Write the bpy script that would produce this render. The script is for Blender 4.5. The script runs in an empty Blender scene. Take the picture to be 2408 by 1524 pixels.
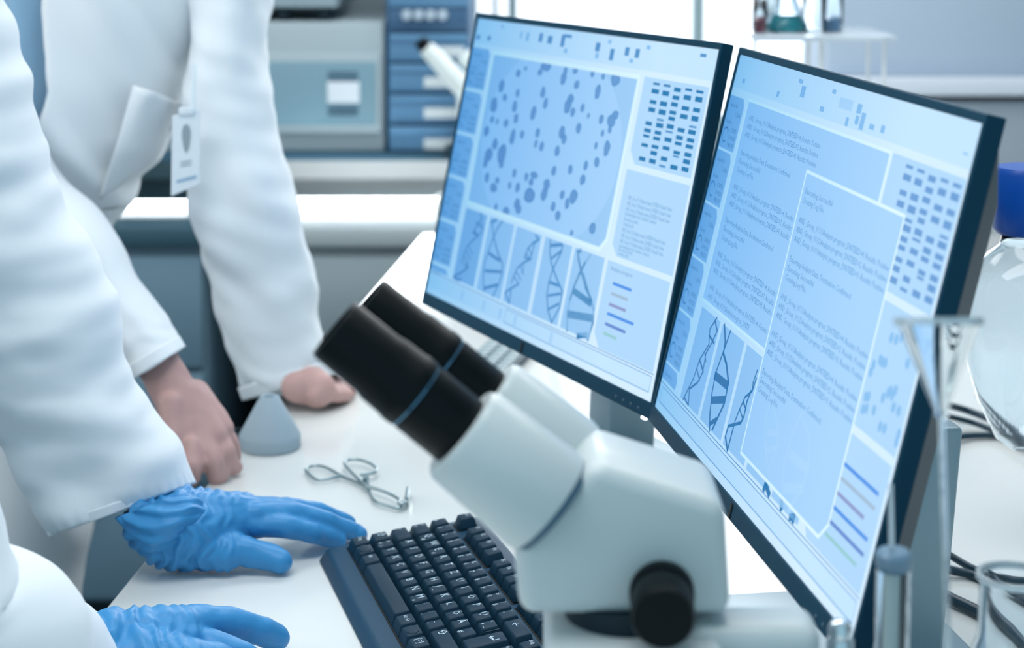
import bpy, bmesh, math, random
from mathutils import Vector, Matrix, noise
V = Vector
C = bpy.context.scene.collection
random.seed(7)

# ---------------------------------------------------------------- camera, world, light, exposure
T = 0.80                       # height of the white bench above the floor
CH = 0.5972                    # camera height above the bench
F, CX, CY, TH = 4223.2, 1215.8, 212.8, 0.1
cd = bpy.data.cameras.new('camera'); cam = bpy.data.objects.new('camera', cd); C.objects.link(cam)
cam.location = (0, 0, T + CH); cam.rotation_euler = (math.pi/2 - TH, 0, 0)
cd.sensor_width = 36; cd.lens = F/2408*36
cd.shift_x = (1204 - CX)/2408; cd.shift_y = (CY - 762)/2408
cd.clip_start = .05
cd.dof.use_dof = True; cd.dof.focus_distance = 1.42; cd.dof.aperture_fstop = 5.7
bpy.context.scene.camera = cam
vs = bpy.context.scene.view_settings
vs.view_transform = 'Standard'; vs.look = 'None'; vs.gamma = 1; vs.use_curve_mapping = False; vs.exposure = 0.0
w = bpy.data.worlds.new('daylight'); bpy.context.scene.world = w; w.use_nodes = True
w.node_tree.nodes['Background'].inputs[0].default_value = (.50, .80, .95, 1)
w.node_tree.nodes['Background'].inputs[1].default_value = .80

def area(name, loc, rot, sx, sy, power, col=(1, 1, 1)):
    l = bpy.data.lights.new(name, 'AREA'); l.shape = 'RECTANGLE'; l.size = sx; l.size_y = sy
    l.energy = power; l.color = col
    o = bpy.data.objects.new(name, l); o.location = loc; o.rotation_euler = rot; C.objects.link(o); return o
area('ceiling_light_front', (-.45, 1.0, 2.66), (0, 0, 0), 1.8, .7, 15, (1, .98, .95))
area('ceiling_light_back', (.2, 2.9, 2.66), (0, 0, 0), 2.6, .9, 17.5, (1, .97, .94))
area('left_side_fill', (-2.35, 1.2, 1.7), (0, -math.pi/2, 0), 1.4, 2.6, 20, (1, .98, .96))  # unseen side fill at the windowless left wall, brightening sleeve and bench
area('window_daylight_back', (.3, 3.90, 1.75), (-math.pi/2, 0, 0), .8, .9, 10, (1, .98, .96))

# ---------------------------------------------------------------- pixel -> place helpers
CAM = V((0, 0, T + CH)); co, si = math.cos(TH), math.sin(TH)
def ray(px, py):
    X = (px - CX)/F; Y = (CY - py)/F
    return V((X, co + Y*si, -si + Y*co))
def P(px, py, z=0.0):
    d = ray(px, py); return CAM + d*((T + z - CAM.z)/d.z)
def Q(px, py, Y):
    d = ray(px, py); return CAM + d*(Y/d.y)

# ---------------------------------------------------------------- materials
def lin(c):
    if isinstance(c, str): c = [int(c[i:i+2], 16)/255 for i in (0, 2, 4)]
    return tuple(x/12.92 if x <= .04045 else ((x + .055)/1.055)**2.4 for x in c[:3]) + (1,)
MATS = {}
def mat(name, col, rough=.5, metal=0., spec=.5, emit=None, es=1., trans=0., ior=1.45, sheen=0., bump=None, coat=0., mottle=0., alpha=1., sss=0.):
    if name in MATS: return MATS[name]
    m = bpy.data.materials.new(name); m.use_nodes = True; nt = m.node_tree; b = nt.nodes['Principled BSDF']
    b.inputs['Base Color'].default_value = lin(col); b.inputs['Roughness'].default_value = rough
    b.inputs['Metallic'].default_value = metal; b.inputs['Specular IOR Level'].default_value = spec
    b.inputs['IOR'].default_value = ior; b.inputs['Transmission Weight'].default_value = trans
    b.inputs['Sheen Weight'].default_value = sheen; b.inputs['Coat Weight'].default_value = coat
    b.inputs['Alpha'].default_value = alpha
    if sss:
        b.inputs['Subsurface Weight'].default_value = sss; b.inputs['Subsurface Radius'].default_value = (.012, .005, .003)
    if emit is not None:
        b.inputs['Emission Color'].default_value = lin(emit); b.inputs['Emission Strength'].default_value = es
    if mottle or bump:
        tc = nt.nodes.new('ShaderNodeTexCoord'); n = nt.nodes.new('ShaderNodeTexNoise')
        nt.links.new(tc.outputs['Object'], n.inputs['Vector'])
        if mottle:
            n.inputs['Scale'].default_value = 9; n.inputs['Detail'].default_value = 4
            mx = nt.nodes.new('ShaderNodeMixRGB'); mx.blend_type = 'MULTIPLY'; mx.inputs[0].default_value = mottle
            mx.inputs[1].default_value = lin(col); nt.links.new(n.outputs['Fac'], mx.inputs[2])
            nt.links.new(mx.outputs[0], b.inputs['Base Color'])
        if bump:
            n2 = nt.nodes.new('ShaderNodeTexNoise'); n2.inputs['Scale'].default_value = bump[0]
            nt.links.new(tc.outputs['Object'], n2.inputs['Vector'])
            bp = nt.nodes.new('ShaderNodeBump'); bp.inputs['Strength'].default_value = bump[1]; bp.inputs['Distance'].default_value = bump[2]
            nt.links.new(n2.outputs['Fac'], bp.inputs['Height']); nt.links.new(bp.outputs[0], b.inputs['Normal'])
    MATS[name] = m; return m
def screen_mat(name, col, k=1.0):
    m = bpy.data.materials.new(name); m.use_nodes = True; nt = m.node_tree; b = nt.nodes['Principled BSDF']
    b.inputs['Base Color'].default_value = (.01, .015, .02, 1); b.inputs['Roughness'].default_value = .42
    b.inputs['Specular IOR Level'].default_value = .25
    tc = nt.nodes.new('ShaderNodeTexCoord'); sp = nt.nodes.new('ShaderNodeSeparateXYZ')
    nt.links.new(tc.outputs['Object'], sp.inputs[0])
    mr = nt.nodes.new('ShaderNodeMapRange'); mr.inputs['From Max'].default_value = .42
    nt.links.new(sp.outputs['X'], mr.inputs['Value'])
    r = nt.nodes.new('ShaderNodeValToRGB'); r.color_ramp.elements[0].color = (.36, .64, .84, 1); r.color_ramp.elements[1].color = (1, 1, 1, 1)  # reflection wash painted into the emission: darker and bluer left, lighter right
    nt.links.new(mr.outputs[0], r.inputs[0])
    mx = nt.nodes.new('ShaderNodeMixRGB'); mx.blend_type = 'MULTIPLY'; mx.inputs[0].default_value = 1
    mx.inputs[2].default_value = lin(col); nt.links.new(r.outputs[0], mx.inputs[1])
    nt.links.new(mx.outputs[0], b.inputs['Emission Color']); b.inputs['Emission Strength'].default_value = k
    return m

M_table = mat('white_laminate', 'e6eae8', .12, spec=.6, mottle=.06)
M_tedge = mat('bench_edge', 'a9bfc4', .4)
M_black = mat('black_plastic', '0b2430', .5, spec=.4)
M_bezel = mat('bezel_plastic', '0c3b50', .5, spec=.15)
M_back = mat('monitor_back_plastic', '143644', .5)
M_key = mat('key_plastic', '0c2f42', .45, spec=.22)
M_body = mat('keyboard_plastic', '12405a', .5, spec=.45)
M_legend = mat('key_print', 'c3d8e4', .6)
M_scope = mat('cream_enamel', 'c3ced0', .36, spec=.4, coat=.1)
M_gap = mat('grey_seal', '48677c', .5)
M_rubber = mat('black_rubber', '020a0e', .42, spec=.2)
M_gloss = mat('black_gloss', '0a2230', .12, spec=.7)
M_chrome = mat('chrome', 'd5dde2', .08, metal=1)
M_steel = mat('brushed_steel', '9fb2b6', .28, metal=1)
M_coat = mat('white_coat_cotton', 'ecf2f6', .85, sheen=.15, bump=(900, .12, .001))
M_shirt = mat('pale_blue_cotton', '8ab0cc', .85, sheen=.1)
M_skin = mat('skin', 'd0a8a2', .5, spec=.35, sss=.12, mottle=.28)
M_glove = mat('blue_nitrile', '3c8fc8', .42, spec=.4, bump=(140, .25, .002))
M_hair = mat('brown_hair', '3a2a22', .6)
M_trouser = mat('dark_trousers', '2c3a45', .8)
M_glass = mat('clear_glass', 'f4fbff', .02, trans=1, ior=1.3, spec=.5)
M_card = mat('white_card', 'dfe8ef', .4)
M_greyprint = mat('grey_print', '93a3ab', .6)
M_blueprint = mat('blue_print', '8fb2cc', .6)

# ---------------------------------------------------------------- mesh helpers
def link(o, parent=None):
    C.objects.link(o)
    if parent: o.parent = parent
    return o
def props(o, label=None, cat=None, group=None, kind=None):
    if label: o['label'] = label
    if cat: o['category'] = cat
    if group: o['group'] = group
    if kind: o['kind'] = kind
    return o
def thing(name, loc, label, cat, group=None):
    o = bpy.data.objects.new(name, None); o.empty_display_size = .05; o.location = loc; link(o)
    return props(o, label, cat, group)
def obj(name, bm, mats, parent=None, smooth=None, label=None, local=False):
    """bm is in world coordinates (local=False) and is moved into the parent's frame"""
    me = bpy.data.meshes.new(name)
    bmesh.ops.recalc_face_normals(bm, faces=bm.faces) if smooth != 'keep' else None
    if parent and not local:
        bmesh.ops.transform(bm, matrix=world_of(parent).inverted(), verts=bm.verts)
    bm.to_mesh(me); bm.free()
    for m in (mats if isinstance(mats, (list, tuple)) else [mats]): me.materials.append(m)
    if smooth is not False:
        me.polygons.foreach_set('use_smooth', [True]*len(me.polygons))
        if smooth != 'keep': me.set_sharp_from_angle(angle=math.radians(38))
    o = bpy.data.objects.new(name, me); link(o, parent)
    if label: o['label'] = label
    return o
def world_of(o):
    m = Matrix.LocRotScale(o.location, o.rotation_euler, o.scale)
    return world_of(o.parent) @ m if o.parent else m
def base_origin(o):
    """put a top-level mesh's origin at the bottom centre of its box"""
    me = o.data; xs = [v.co for v in me.vertices]
    c = V(((min(v.x for v in xs)+max(v.x for v in xs))/2, (min(v.y for v in xs)+max(v.y for v in xs))/2, min(v.z for v in xs)))
    me.transform(Matrix.Translation(-c)); o.location = c
    for ch in o.children: ch.location = ch.location - c
    return o
def box(bm, lo, hi, bev=0, mi=0, M=None, seg=2):
    g = bmesh.ops.create_cube(bm, size=1)['verts']
    for v in g:
        v.co = V([(lo[i] + hi[i])/2 + v.co[i]*(hi[i] - lo[i]) for i in range(3)])
    fs = set(f for v in g for f in v.link_faces)
    for f in fs: f.material_index = mi
    if bev:
        es = list(set(e for v in g for e in v.link_edges))
        r = bmesh.ops.bevel(bm, geom=es, offset=bev, segments=seg, profile=.5, affect='EDGES', clamp_overlap=True)
        for f in r['faces']: f.material_index = mi
        g = list(set([v for f in r['faces'] for v in f.verts]) | set(v for v in g if v.is_valid))
    if M is not None: bmesh.ops.transform(bm, matrix=M, verts=g)
    return g
def frame_to(a, d):
    d = V(d).normalized(); q = d.to_track_quat('Z', 'Y')
    return Matrix.Translation(V(a)) @ q.to_matrix().to_4x4()
def lathe(bm, prof, M=None, n=48, mi=0, closed=True):
    """prof: list of (radius, height) along local z"""
    rows = []
    for r, h in prof:
        if r < 1e-6: rows.append([bm.verts.new((0, 0, h))])
        else: rows.append([bm.verts.new((r*math.cos(2*math.pi*i/n), r*math.sin(2*math.pi*i/n), h)) for i in range(n)])
    fs = []
    for a, b in zip(rows, rows[1:]):
        for i in range(n):
            j = (i + 1) % n
            if len(a) == 1 and len(b) == 1: continue
            if len(a) == 1: q = [a[0], b[i], b[j]]
            elif len(b) == 1: q = [a[i], a[j], b[0]]
            else: q = [a[i], a[j], b[j], b[i]]
            f = bm.faces.new(q); f.material_index = mi; fs.append(f)
    if closed:
        for r in (rows[0], rows[-1]):
            if len(r) > 1:
                f = bm.faces.new(r); f.material_index = mi
    vs_ = [v for r in rows for v in r]
    if M is not None: bmesh.ops.transform(bm, matrix=M, verts=vs_)
    return vs_
def cyl(bm, a, b, r, r2=None, n=32, mi=0, bev=0):
    a, b = V(a), V(b); L = (b - a).length; r2 = r if r2 is None else r2
    pr = [(0, 0), (r, 0), (r2, L), (0, L)] if not bev else [(0, 0), (r - bev, 0), (r, bev), (r2, L - bev), (r2 - bev, L), (0, L)]
    return lathe(bm, pr, frame_to(a, b - a), n, mi, closed=False)
def catmull(pts, n):
    pts = [V(p) for p in pts]; out = []
    q = [pts[0]*2 - pts[1]] + pts + [pts[-1]*2 - pts[-2]]
    for i in range(1, len(q) - 2):
        for k in range(n):
            t = k/n; p0, p1, p2, p3 = q[i-1:i+3]
            out.append(.5*((2*p1) + (p2 - p0)*t + (2*p0 - 5*p1 + 4*p2 - p3)*t*t + (3*p1 - p0 - 3*p2 + p3)*t**3))
    out.append(pts[-1]); return out
def tube(bm, pts, r, n=12, mi=0, flat=1., sub=8):
    pts = catmull(pts, sub) if sub else [V(p) for p in pts]; rows = []; up = None
    for i, p in enumerate(pts):
        d = (pts[min(i+1, len(pts)-1)] - pts[max(i-1, 0)]).normalized()
        s = d.cross(V((0, 0, 1)));
        if s.length < 1e-3: s = V((1, 0, 0))
        s.normalize(); u = s.cross(d)
        rr = r(i/(len(pts)-1)) if callable(r) else r
        rows.append([bm.verts.new(p + s*rr*math.cos(2*math.pi*k/n) + u*rr*flat*math.sin(2*math.pi*k/n)) for k in range(n)])
    for a, b in zip(rows, rows[1:]):
        for i in range(n):
            f = bm.faces.new([a[i], a[(i+1) % n], b[(i+1) % n], b[i]]); f.material_index = mi
    bm.faces.new(rows[0]).material_index = mi; bm.faces.new(rows[-1]).material_index = mi
def prism(bm, pts, off, bev=0, mi=0, seg=3):
    a = [bm.verts.new(p) for p in pts]; b = [bm.verts.new(V(p) + V(off)) for p in pts]; n = len(a)
    fs = [bm.faces.new(a), bm.faces.new(b[::-1])] + [bm.faces.new([a[i], b[i], b[(i+1) % n], a[(i+1) % n]]) for i in range(n)]
    for f in fs: f.material_index = mi
    bmesh.ops.recalc_face_normals(bm, faces=fs)
    if bev:
        es = list(set(e for f in fs for e in f.edges))
        r = bmesh.ops.bevel(bm, geom=es, offset=bev, segments=seg, profile=.5, affect='EDGES', clamp_overlap=True)
        for f in r['faces']: f.material_index = mi
def capsule(bm, a, b, ra, rb, n=16):
    a, b = V(a), V(b); d = b - a; L = max(d.length, 1e-4)
    pr = [(0, -ra)] + [(ra*math.sin(t), -ra*math.cos(t)) for t in (.4, .8, 1.2, 1.5)]
    pr += [(rb*math.cos(t), L + rb*math.sin(t)) for t in (.05, .4, .8, 1.2)] + [(0, L + rb)]
    lathe(bm, pr, frame_to(a, d if d.length > 1e-4 else (0, 0, 1)), n, closed=False)
def chain(bm, pts):
    """pts: (vector, radius)"""
    for (a, ra), (b, rb) in zip(pts, pts[1:]): capsule(bm, a, b, ra, rb)
def fuse(name, bm, voxel, smooth_it, m, parent, disp=None, local_parent=True):
    """melt overlapping closed shapes into one continuous skin"""
    bmesh.ops.recalc_face_normals(bm, faces=bm.faces)
    me = bpy.data.meshes.new(name); bm.to_mesh(me); bm.free()
    o = bpy.data.objects.new(name, me); C.objects.link(o)
    r = o.modifiers.new('r', 'REMESH'); r.mode = 'VOXEL'; r.voxel_size = voxel
    s = o.modifiers.new('s', 'SMOOTH'); s.factor = .5; s.iterations = smooth_it
    bpy.context.view_layer.update()
    dg = bpy.context.evaluated_depsgraph_get()
    m2 = bpy.data.meshes.new_from_object(o.evaluated_get(dg)); o.modifiers.clear()
    old = o.data; o.data = m2; bpy.data.meshes.remove(old); m2.name = name
    if disp:
        ns = [v.normal.copy() for v in m2.vertices]
        for v, nn in zip(m2.vertices, ns): v.co = v.co + nn*disp(v.co, nn)
    m2.materials.clear(); m2.materials.append(m)
    m2.polygons.foreach_set('use_smooth', [True]*len(m2.polygons))
    if parent:
        m2.transform(world_of(parent).inverted()); o.parent = parent
    return o
def rings_from_px(spec):
    """spec: (left px, right px, Y, depth)"""
    out = []
    for (lx, ly), (rx, ry), Y, d in spec:
        Yl, Yr = (Y if isinstance(Y, tuple) else (Y, Y))
        l, r = Q(lx, ly, Yl), Q(rx, ry, Yr); c = (l + r)/2; A = (r - l)/2
        v = (CAM - c).normalized(); B = v - A*(v.dot(A)/A.dot(A)); B.normalize()
        out.append((c, A, B*d))
    return out
def loft(bm, rings, rows=8, n=96, disp=None, t0=0., t1=2*math.pi, p=2.2, mi=0, closed=True, span=None):
    cs, As, Bs = ([catmull([r[k] for r in rings], rows) for k in range(3)])
    N = len(cs); grid = []
    for i in range(N):
        s = i/(N - 1); row = []
        a0, a1 = (span(s) if span else (t0, t1))
        cnt = n if closed else n + 1
        for k in range(cnt):
            t = a0 + (a1 - a0)*k/n
            cc, ss = math.cos(t), math.sin(t)
            x = math.copysign(abs(cc)**(2/p), cc); y = math.copysign(abs(ss)**(2/p), ss)
            pt = cs[i] + As[i]*x + Bs[i]*y
            if disp:
                nn = (As[i].normalized()*cc + Bs[i].normalized()*ss).normalized()
                pt = pt + nn*disp(s, t, pt)
            row.append(bm.verts.new(pt))
        grid.append(row)
    for a, b in zip(grid, grid[1:]):
        m = len(a)
        for k in range(m if closed else m - 1):
            f = bm.faces.new([a[k], a[(k+1) % m], b[(k+1) % m], b[k]]); f.material_index = mi
    return grid
def nz(x, y, z=0): return noise.noise(V((x, y, z)))
def solid(o, t, off=-1):
    m = o.modifiers.new('cloth_thickness', 'SOLIDIFY'); m.thickness = t; m.offset = off; return o

# ================================================================ THE ROOM
def quadbox(name, lo, hi, m, kind='structure', bev=0, label=None):
    bm = bmesh.new(); box(bm, lo, hi, bev); o = obj(name, bm, m); props(o, kind=kind); return o
M_wall = mat('wall_paint', 'b3c3cb', .7); M_wall2 = mat('grey_wall_panel', 'a6b6bc', .6); M_floor = mat('vinyl_floor', '5a7482', .35, mottle=.2)
quadbox('floor', (-2.6, -1.2, -.05), (3, 4.1, 0), M_floor)
quadbox('ceiling', (-2.6, -1.2, 2.7), (3, 4.1, 2.78), mat('ceiling_paint', 'dfe8ee', .8))
quadbox('wall_left', (-2.6, -1.2, 0), (-2.5, 4.1, 2.7), M_wall)
quadbox('wall_right', (2.9, -1.2, 0), (3.0, 4.1, 2.7), M_wall)
YB = 3.98
wx0 = Q(1108, 0, YB).x; wx1 = Q(1945, 0, YB).x; wz0 = T + .12; wz1 = 2.3
bm = bmesh.new()
box(bm, (-2.5, YB, 0), (wx0, YB + .1, 2.7)); box(bm, (wx1, YB, 0), (2.9, YB + .1, 2.7))
box(bm, (wx0, YB, 0), (wx1, YB + .1, wz0)); box(bm, (wx0, YB, wz1), (wx1, YB + .1, 2.7))
props(obj('wall_back', bm, M_wall2, smooth=False), kind='structure')
bm = bmesh.new()
mul = [(wx0 - .01, wx0 + .012), (Q(1159, 0, YB).x, Q(1169, 0, YB).x), (Q(1195, 0, YB).x, Q(1216, 0, YB).x), (Q(1631, 0, YB).x, Q(1655, 0, YB).x), (wx1 - .015, wx1 + .01)]
for a, b in mul: box(bm, (a, YB - .01, wz0), (b, YB + .05, wz1), .002)
box(bm, (wx0, YB - .01, wz0 - .01), (wx1, YB + .05, wz0 + .02)); box(bm, (wx0, YB - .01, wz1 - .02), (wx1, YB + .05, wz1 + .01))
wf = props(obj('window_1', bm, mat('window_frame_metal', '8fa5a9', .4)), kind='structure')
bm = bmesh.new(); box(bm, (wx0 + .005, YB + .055, wz0), (wx1 - .005, YB + .065, wz1))
obj('pane', bm, mat('frosted_daylit_pane', 'f2f6fb', .5, emit='f3f7ff', es=1.25), wf, label='bright frosted window pane lit by daylight')
# ceiling light panels (they give off the light)
for nm, (x0, x1, y0, y1), lb in (('ceiling_light', (-1.35, .45, .65, 1.35), 'square white ceiling light panel nearer the camera'), ('ceiling_light', (-1.1, 1.5, 2.45, 3.35), 'white ceiling light panel over the back counter')):
    t = thing(nm, ((x0+x1)/2, (y0+y1)/2, 2.68), lb, 'light')
    bm = bmesh.new(); box(bm, (x0, y0, 2.675), (x1, y1, 2.7)); obj('frame', bm, mat('lamp_frame', 'dde4e8', .5), t)
    bm = bmesh.new(); box(bm, (x0+.03, y0+.03, 2.67), (x1-.03, y1-.03, 2.676)); obj('diffuser', bm, mat('lamp_diffuser', 'f5f8fb', .5, emit='f8fbff', es=2.2), t)

# ---------------------------------------------------------------- white bench
E0, E1, E2 = P(221, 1463), P(669, 918), P(984, 561)
dirn = (E1 - E0).normalized(); N0 = E0 - dirn*((E0.y - .45)/dirn.y)
far = E2 + (E2 - E1).normalized()*.05; far.y = min(far.y, 3.30)
bench = thing('lab_bench', (.7, 1.9, 0), 'white glossy laboratory bench carrying the monitors and keyboard', 'table')
top = [N0, E0, E1, far, V((2.3, far.y, T)), V((2.3, .45, T))]
bm = bmesh.new(); prism(bm, [p - V((0, 0, .035)) for p in top], (0, 0, .035), .0025)
obj('worktop', bm, M_table, bench)
bm = bmesh.new(); ins = V((.14, 0, 0))
prism(bm, [V((p.x, p.y, 0)) for p in (N0 + V((.14, .1, 0)), E1 + ins, far + ins + V((0, -.1, 0)), V((2.2, far.y - .1, T)), V((2.2, .55, T)))], (0, 0, T - .035), .002)
obj('cabinet_body', bm, mat('bench_cabinet', '7f949c', .5), bench)

# ---------------------------------------------------------------- back counter
cY = 3.345; xl = -1.75; xr = 2.85
ct = thing('back_counter', (.3, 3.6, 0), 'white worktop running along the back wall behind the bench', 'counter')
xs = Q(470, 545, cY).x
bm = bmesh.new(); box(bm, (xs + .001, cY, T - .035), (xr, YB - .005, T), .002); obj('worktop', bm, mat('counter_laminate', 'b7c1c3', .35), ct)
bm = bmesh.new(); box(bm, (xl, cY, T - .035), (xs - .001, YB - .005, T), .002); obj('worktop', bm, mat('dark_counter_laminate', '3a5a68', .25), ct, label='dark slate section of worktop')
bm = bmesh.new(); box(bm, (xl, cY + .004, T - .036), (xr, YB - .01, T - .0355)); 
box(bm, (xl, YB - .02, 0), (xr, YB - .006, T - .036)); obj('back_panel', bm, mat('dark_back_panel', '1c3a45', .6), ct)
def base_unit(px0, px1, label, col, nd=4):
    x0, x1 = Q(px0, 640, cY).x, Q(px1, 640, cY).x
    t = thing('base_cabinet', ((x0+x1)/2, 3.6, 0), label, 'cabinet', 'base cabinets under the back counter')
    bm = bmesh.new(); box(bm, (x0, cY + .03, .06), (x1, YB - .03, T - .038), .002); obj('carcass', bm, mat('carc'+col, col, .5), t)
    bm = bmesh.new(); box(bm, (x0 + .02, cY + .06, 0), (x1 - .02, YB - .05, .06)); obj('plinth', bm, M_black, t)
    h = (T - .06 - .038 - .02)/nd; n = max(1, round((x1 - x0)/.45)); ww = (x1 - x0)/n
    for j in range(n):
        for i in range(nd):
            z1 = T - .055 - i*h; bm = bmesh.new()
            box(bm, (x0 + j*ww + .006, cY + .008, z1 - h + .012), (x0 + (j+1)*ww - .006, cY + .03, z1), .003)
            d = obj('drawer', bm, mat('front'+col, col, .45), t)
            bm = bmesh.new(); xm = x0 + (j + .5)*ww
            box(bm, (xm - .045, cY - .012, z1 - .035), (xm + .045, cY + .01, z1 - .02), .004)
            obj('handle', bm, mat('dark_handle', '34505c', .4), d)
base_unit(-760, 480, 'slate blue drawer cabinet under the counter behind the person with bare hands', '7392a3', 3)
base_unit(640, 1320, 'pale grey drawer cabinet under the counter left of the monitors', 'a3b1b6', 4)
base_unit(1330, 3300, 'grey drawer cabinet under the counter hidden behind the monitors', '93a4ab', 4)

# wall shelf with lights and instruments above the counter
sY = 3.56; zs = Q(800, 374, sY).z
sx0, sx1 = -1.7, Q(1106, 300, sY).x
sh = thing('wall_shelf', ((sx0+sx1)/2, 3.75, zs - .012), 'dark edged shelf over the back counter carrying the instruments', 'shelf')
bm = bmesh.new(); box(bm, (sx0, sY, zs - .004), (sx1, YB - .004, zs + .012), .002); obj('board', bm, mat('shelf_board', '2f5468', .5), sh)
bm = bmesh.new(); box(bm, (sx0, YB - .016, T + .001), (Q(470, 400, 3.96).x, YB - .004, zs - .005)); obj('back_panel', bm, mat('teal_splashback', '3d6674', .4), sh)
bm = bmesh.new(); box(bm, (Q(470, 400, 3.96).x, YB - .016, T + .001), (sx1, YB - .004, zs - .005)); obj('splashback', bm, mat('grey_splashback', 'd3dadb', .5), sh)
def strip(px0, px1, py0, py1, Y, label, es, name='strip_light'):
    a, b = Q(px0, py1, Y), Q(px1, py0, Y)
    a.z = max(a.z, T + .0008); t = thing(name, ((a.x+b.x)/2, Y, a.z), label, 'light', 'strip lights lying on the back counter')
    bm = bmesh.new(); box(bm, (a.x, Y, a.z), (b.x, Y + .018, b.z), .006); obj('tube', bm, mat('led_tube_%d' % int(es*10), 'ffffff', .4, emit='f6fcff', es=es), t)
    bm = bmesh.new(); box(bm, (a.x - .006, Y - .001, a.z), (a.x, Y + .02, b.z), .001); box(bm, (b.x, Y - .001, a.z), (b.x + .006, Y + .02, b.z), .001); obj('end_cap', bm, M_steel, t)
area('splashback_fill', ((Q(640,480,3.52).x + Q(1075,480,3.52).x)/2, 3.56, T + .03), (math.pi/2 + .25, 0, 0), .34, .02, .9, (1, 1, .98))  # fill lamp added to brighten the grey splashback
strip(-400, 446, 474, 503, 3.52, 'bright strip light seen between the coat and its sleeve', 7)
strip(640, 1075, 468, 506, 3.52, 'bright strip light between the coat sleeve and the left monitor', 16)

# big instrument
def panel_px(bm, x0, y0, x1, y1, Y, th, bev=.003, mi=0):
    a, b = Q(x0, y1, Y), Q(x1, y0, Y); box(bm, (a.x, Y - th, a.z), (b.x, Y, b.z), bev, mi)
iY = 3.585
t = thing('incubator', (Q(700, 300, iY).x, 3.75, zs + .012), 'pale grey laboratory incubator with a rounded teal window on the shelf', 'instrument')
a, b = Q(300, 370, iY), Q(903, 52, iY)
bm = bmesh.new(); box(bm, (a.x, iY, zs + .012), (b.x, YB - .03, b.z), .006); obj('body', bm, mat('incubator_case', 'a5b5bb', .45), t)
bm = bmesh.new(); panel_px(bm, 330, 126, 896, 312, iY, .012, .01); door = obj('door', bm, mat('incubator_case', 'a5b5bb', .45), t)
bm = bmesh.new(); panel_px(bm, 352, 145, 884, 294, iY - .012, .004, .012); obj('window', bm, mat('teal_window', '7c9dac', .25), door, label='teal tinted window')
bm = bmesh.new(); panel_px(bm, 770, 192, 845, 242, iY - .016, .002, .0005); obj('label', bm, M_card, door)
for ys in ((168, 178, 186), (250, 258, 266)):
    bm = bmesh.new()
    for y in ys: panel_px(bm, 772, y, 842, y + 5, iY - .016, .0015, 0)
    obj('lettering', bm, M_gap, door, smooth=False)
t = thing('balance', (Q(700, 30, iY).x, 3.75, Q(700, 50, iY).z), 'grey instrument with two dark feet standing on the incubator', 'instrument')
a, b = Q(300, 26, iY), Q(790, -260, iY)
zf = Q(700, 50, iY).z
bm = bmesh.new(); box(bm, (a.x, iY + .01, zf + .026), (b.x, YB - .05, b.z), .006); bd = obj('body', bm, mat('balance_case', '9db0b8', .45), t)
for px in (668, 765, 420):
    c = Q(px, 35, iY + .04); bm = bmesh.new(); cyl(bm, (c.x, iY + .045, zf + .0015), (c.x, iY + .045, zf + .027), .016, bev=.003); obj('foot', bm, M_black, t)
# drawer tower
t = thing('drawer_tower', (Q(1000, 300, iY).x, 3.75, zs + .012), 'tall blue grey tower of small labelled drawers beside the incubator', 'cabinet')
a, b = Q(910, 370, iY), Q(1104, -260, iY)
bm = bmesh.new(); box(bm, (a.x, iY, zs + .012), (b.x, YB - .03, b.z), .004); obj('case', bm, mat('tower_case', '2e5f83', .5), t)
for y0, y1 in ((78, 143), (150, 215), (222, 288), (295, 352)):
    bm = bmesh.new(); panel_px(bm, 917, y0, 1100, y1, iY, .012, .003)
    panel_px(bm, 917, y0, 1100, y0 + 17, iY, .018, .003)
    d = obj('drawer', bm, mat('tower_drawer', '5d8aae', .45), t)
    bm = bmesh.new(); panel_px(bm, 997, y0 + 31, 1092, y0 + 56, iY - .0125, .002, .0005); obj('label', bm, mat('drawer_label', 'd3dcdf', .5), d)
bm = bmesh.new(); panel_px(bm, 914, 20, 1102, 73, iY, .014, .003); cp = obj('control_panel', bm, mat('panel_slate', '3c5f80', .4), t)
for px in (957, 985, 1013, 1041):
    c = Q(px, 35, iY - .014); bm = bmesh.new(); cyl(bm, (c.x, iY - .013, c.z), (c.x, iY - .024, c.z), .0105, bev=.002); obj('knob', bm, mat('grey_knob', 'aebfcc', .4), cp)
bm = bmesh.new(); panel_px(bm, 914, -60, 1102, 17, iY, .012, .003); obj('top_drawer', bm, mat('tower_drawer', '5d8aae', .45), t)

# frosted cabinets on the right of the window
def wall_unit(px0, px1, py0, py1, Y, label, col, name='wall_cabinet'):
    a, b = Q(px0, py1, Y), Q(px1, py0, Y)
    t = thing(name, ((a.x+b.x)/2, (Y+YB)/2, a.z), label, 'cabinet', 'pale cabinets on the wall right of the window')
    bm = bmesh.new(); box(bm, (a.x, Y + .02, a.z), (b.x, YB - .005, b.z), .003); obj('carcass', bm, mat('c'+col, col, .5), t)
    n = max(1, round((b.x - a.x)/.42)); ww = (b.x - a.x)/n
    for i in range(n):
        bm = bmesh.new(); box(bm, (a.x + i*ww + .002, Y, a.z + .003), (a.x + (i+1)*ww - .002, Y + .02, b.z - .003), .003)
        obj('door', bm, mat('d'+col, col, .3, coat=.3), t)
wall_unit(1942, 3000, -700, 182, 3.66, 'frosted pale blue wall cabinet above the light grey ledge', 'aebfd0')
wall_unit(1942, 3000, 238, 480, 3.62, 'grey cabinet standing on the counter below the ledge', 'a0aab4')
a, b = Q(1942, 226, 3.60), Q(3000, 186, 3.60)
o = quadbox('ledge', (a.x, 3.60, a.z), (b.x, YB - .005, b.z), mat('ledge_white', 'ced6e0', .4), kind=None, bev=.003)
props(o, 'light grey ledge between the upper and lower cabinets', 'ledge'); base_origin(o)

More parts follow.
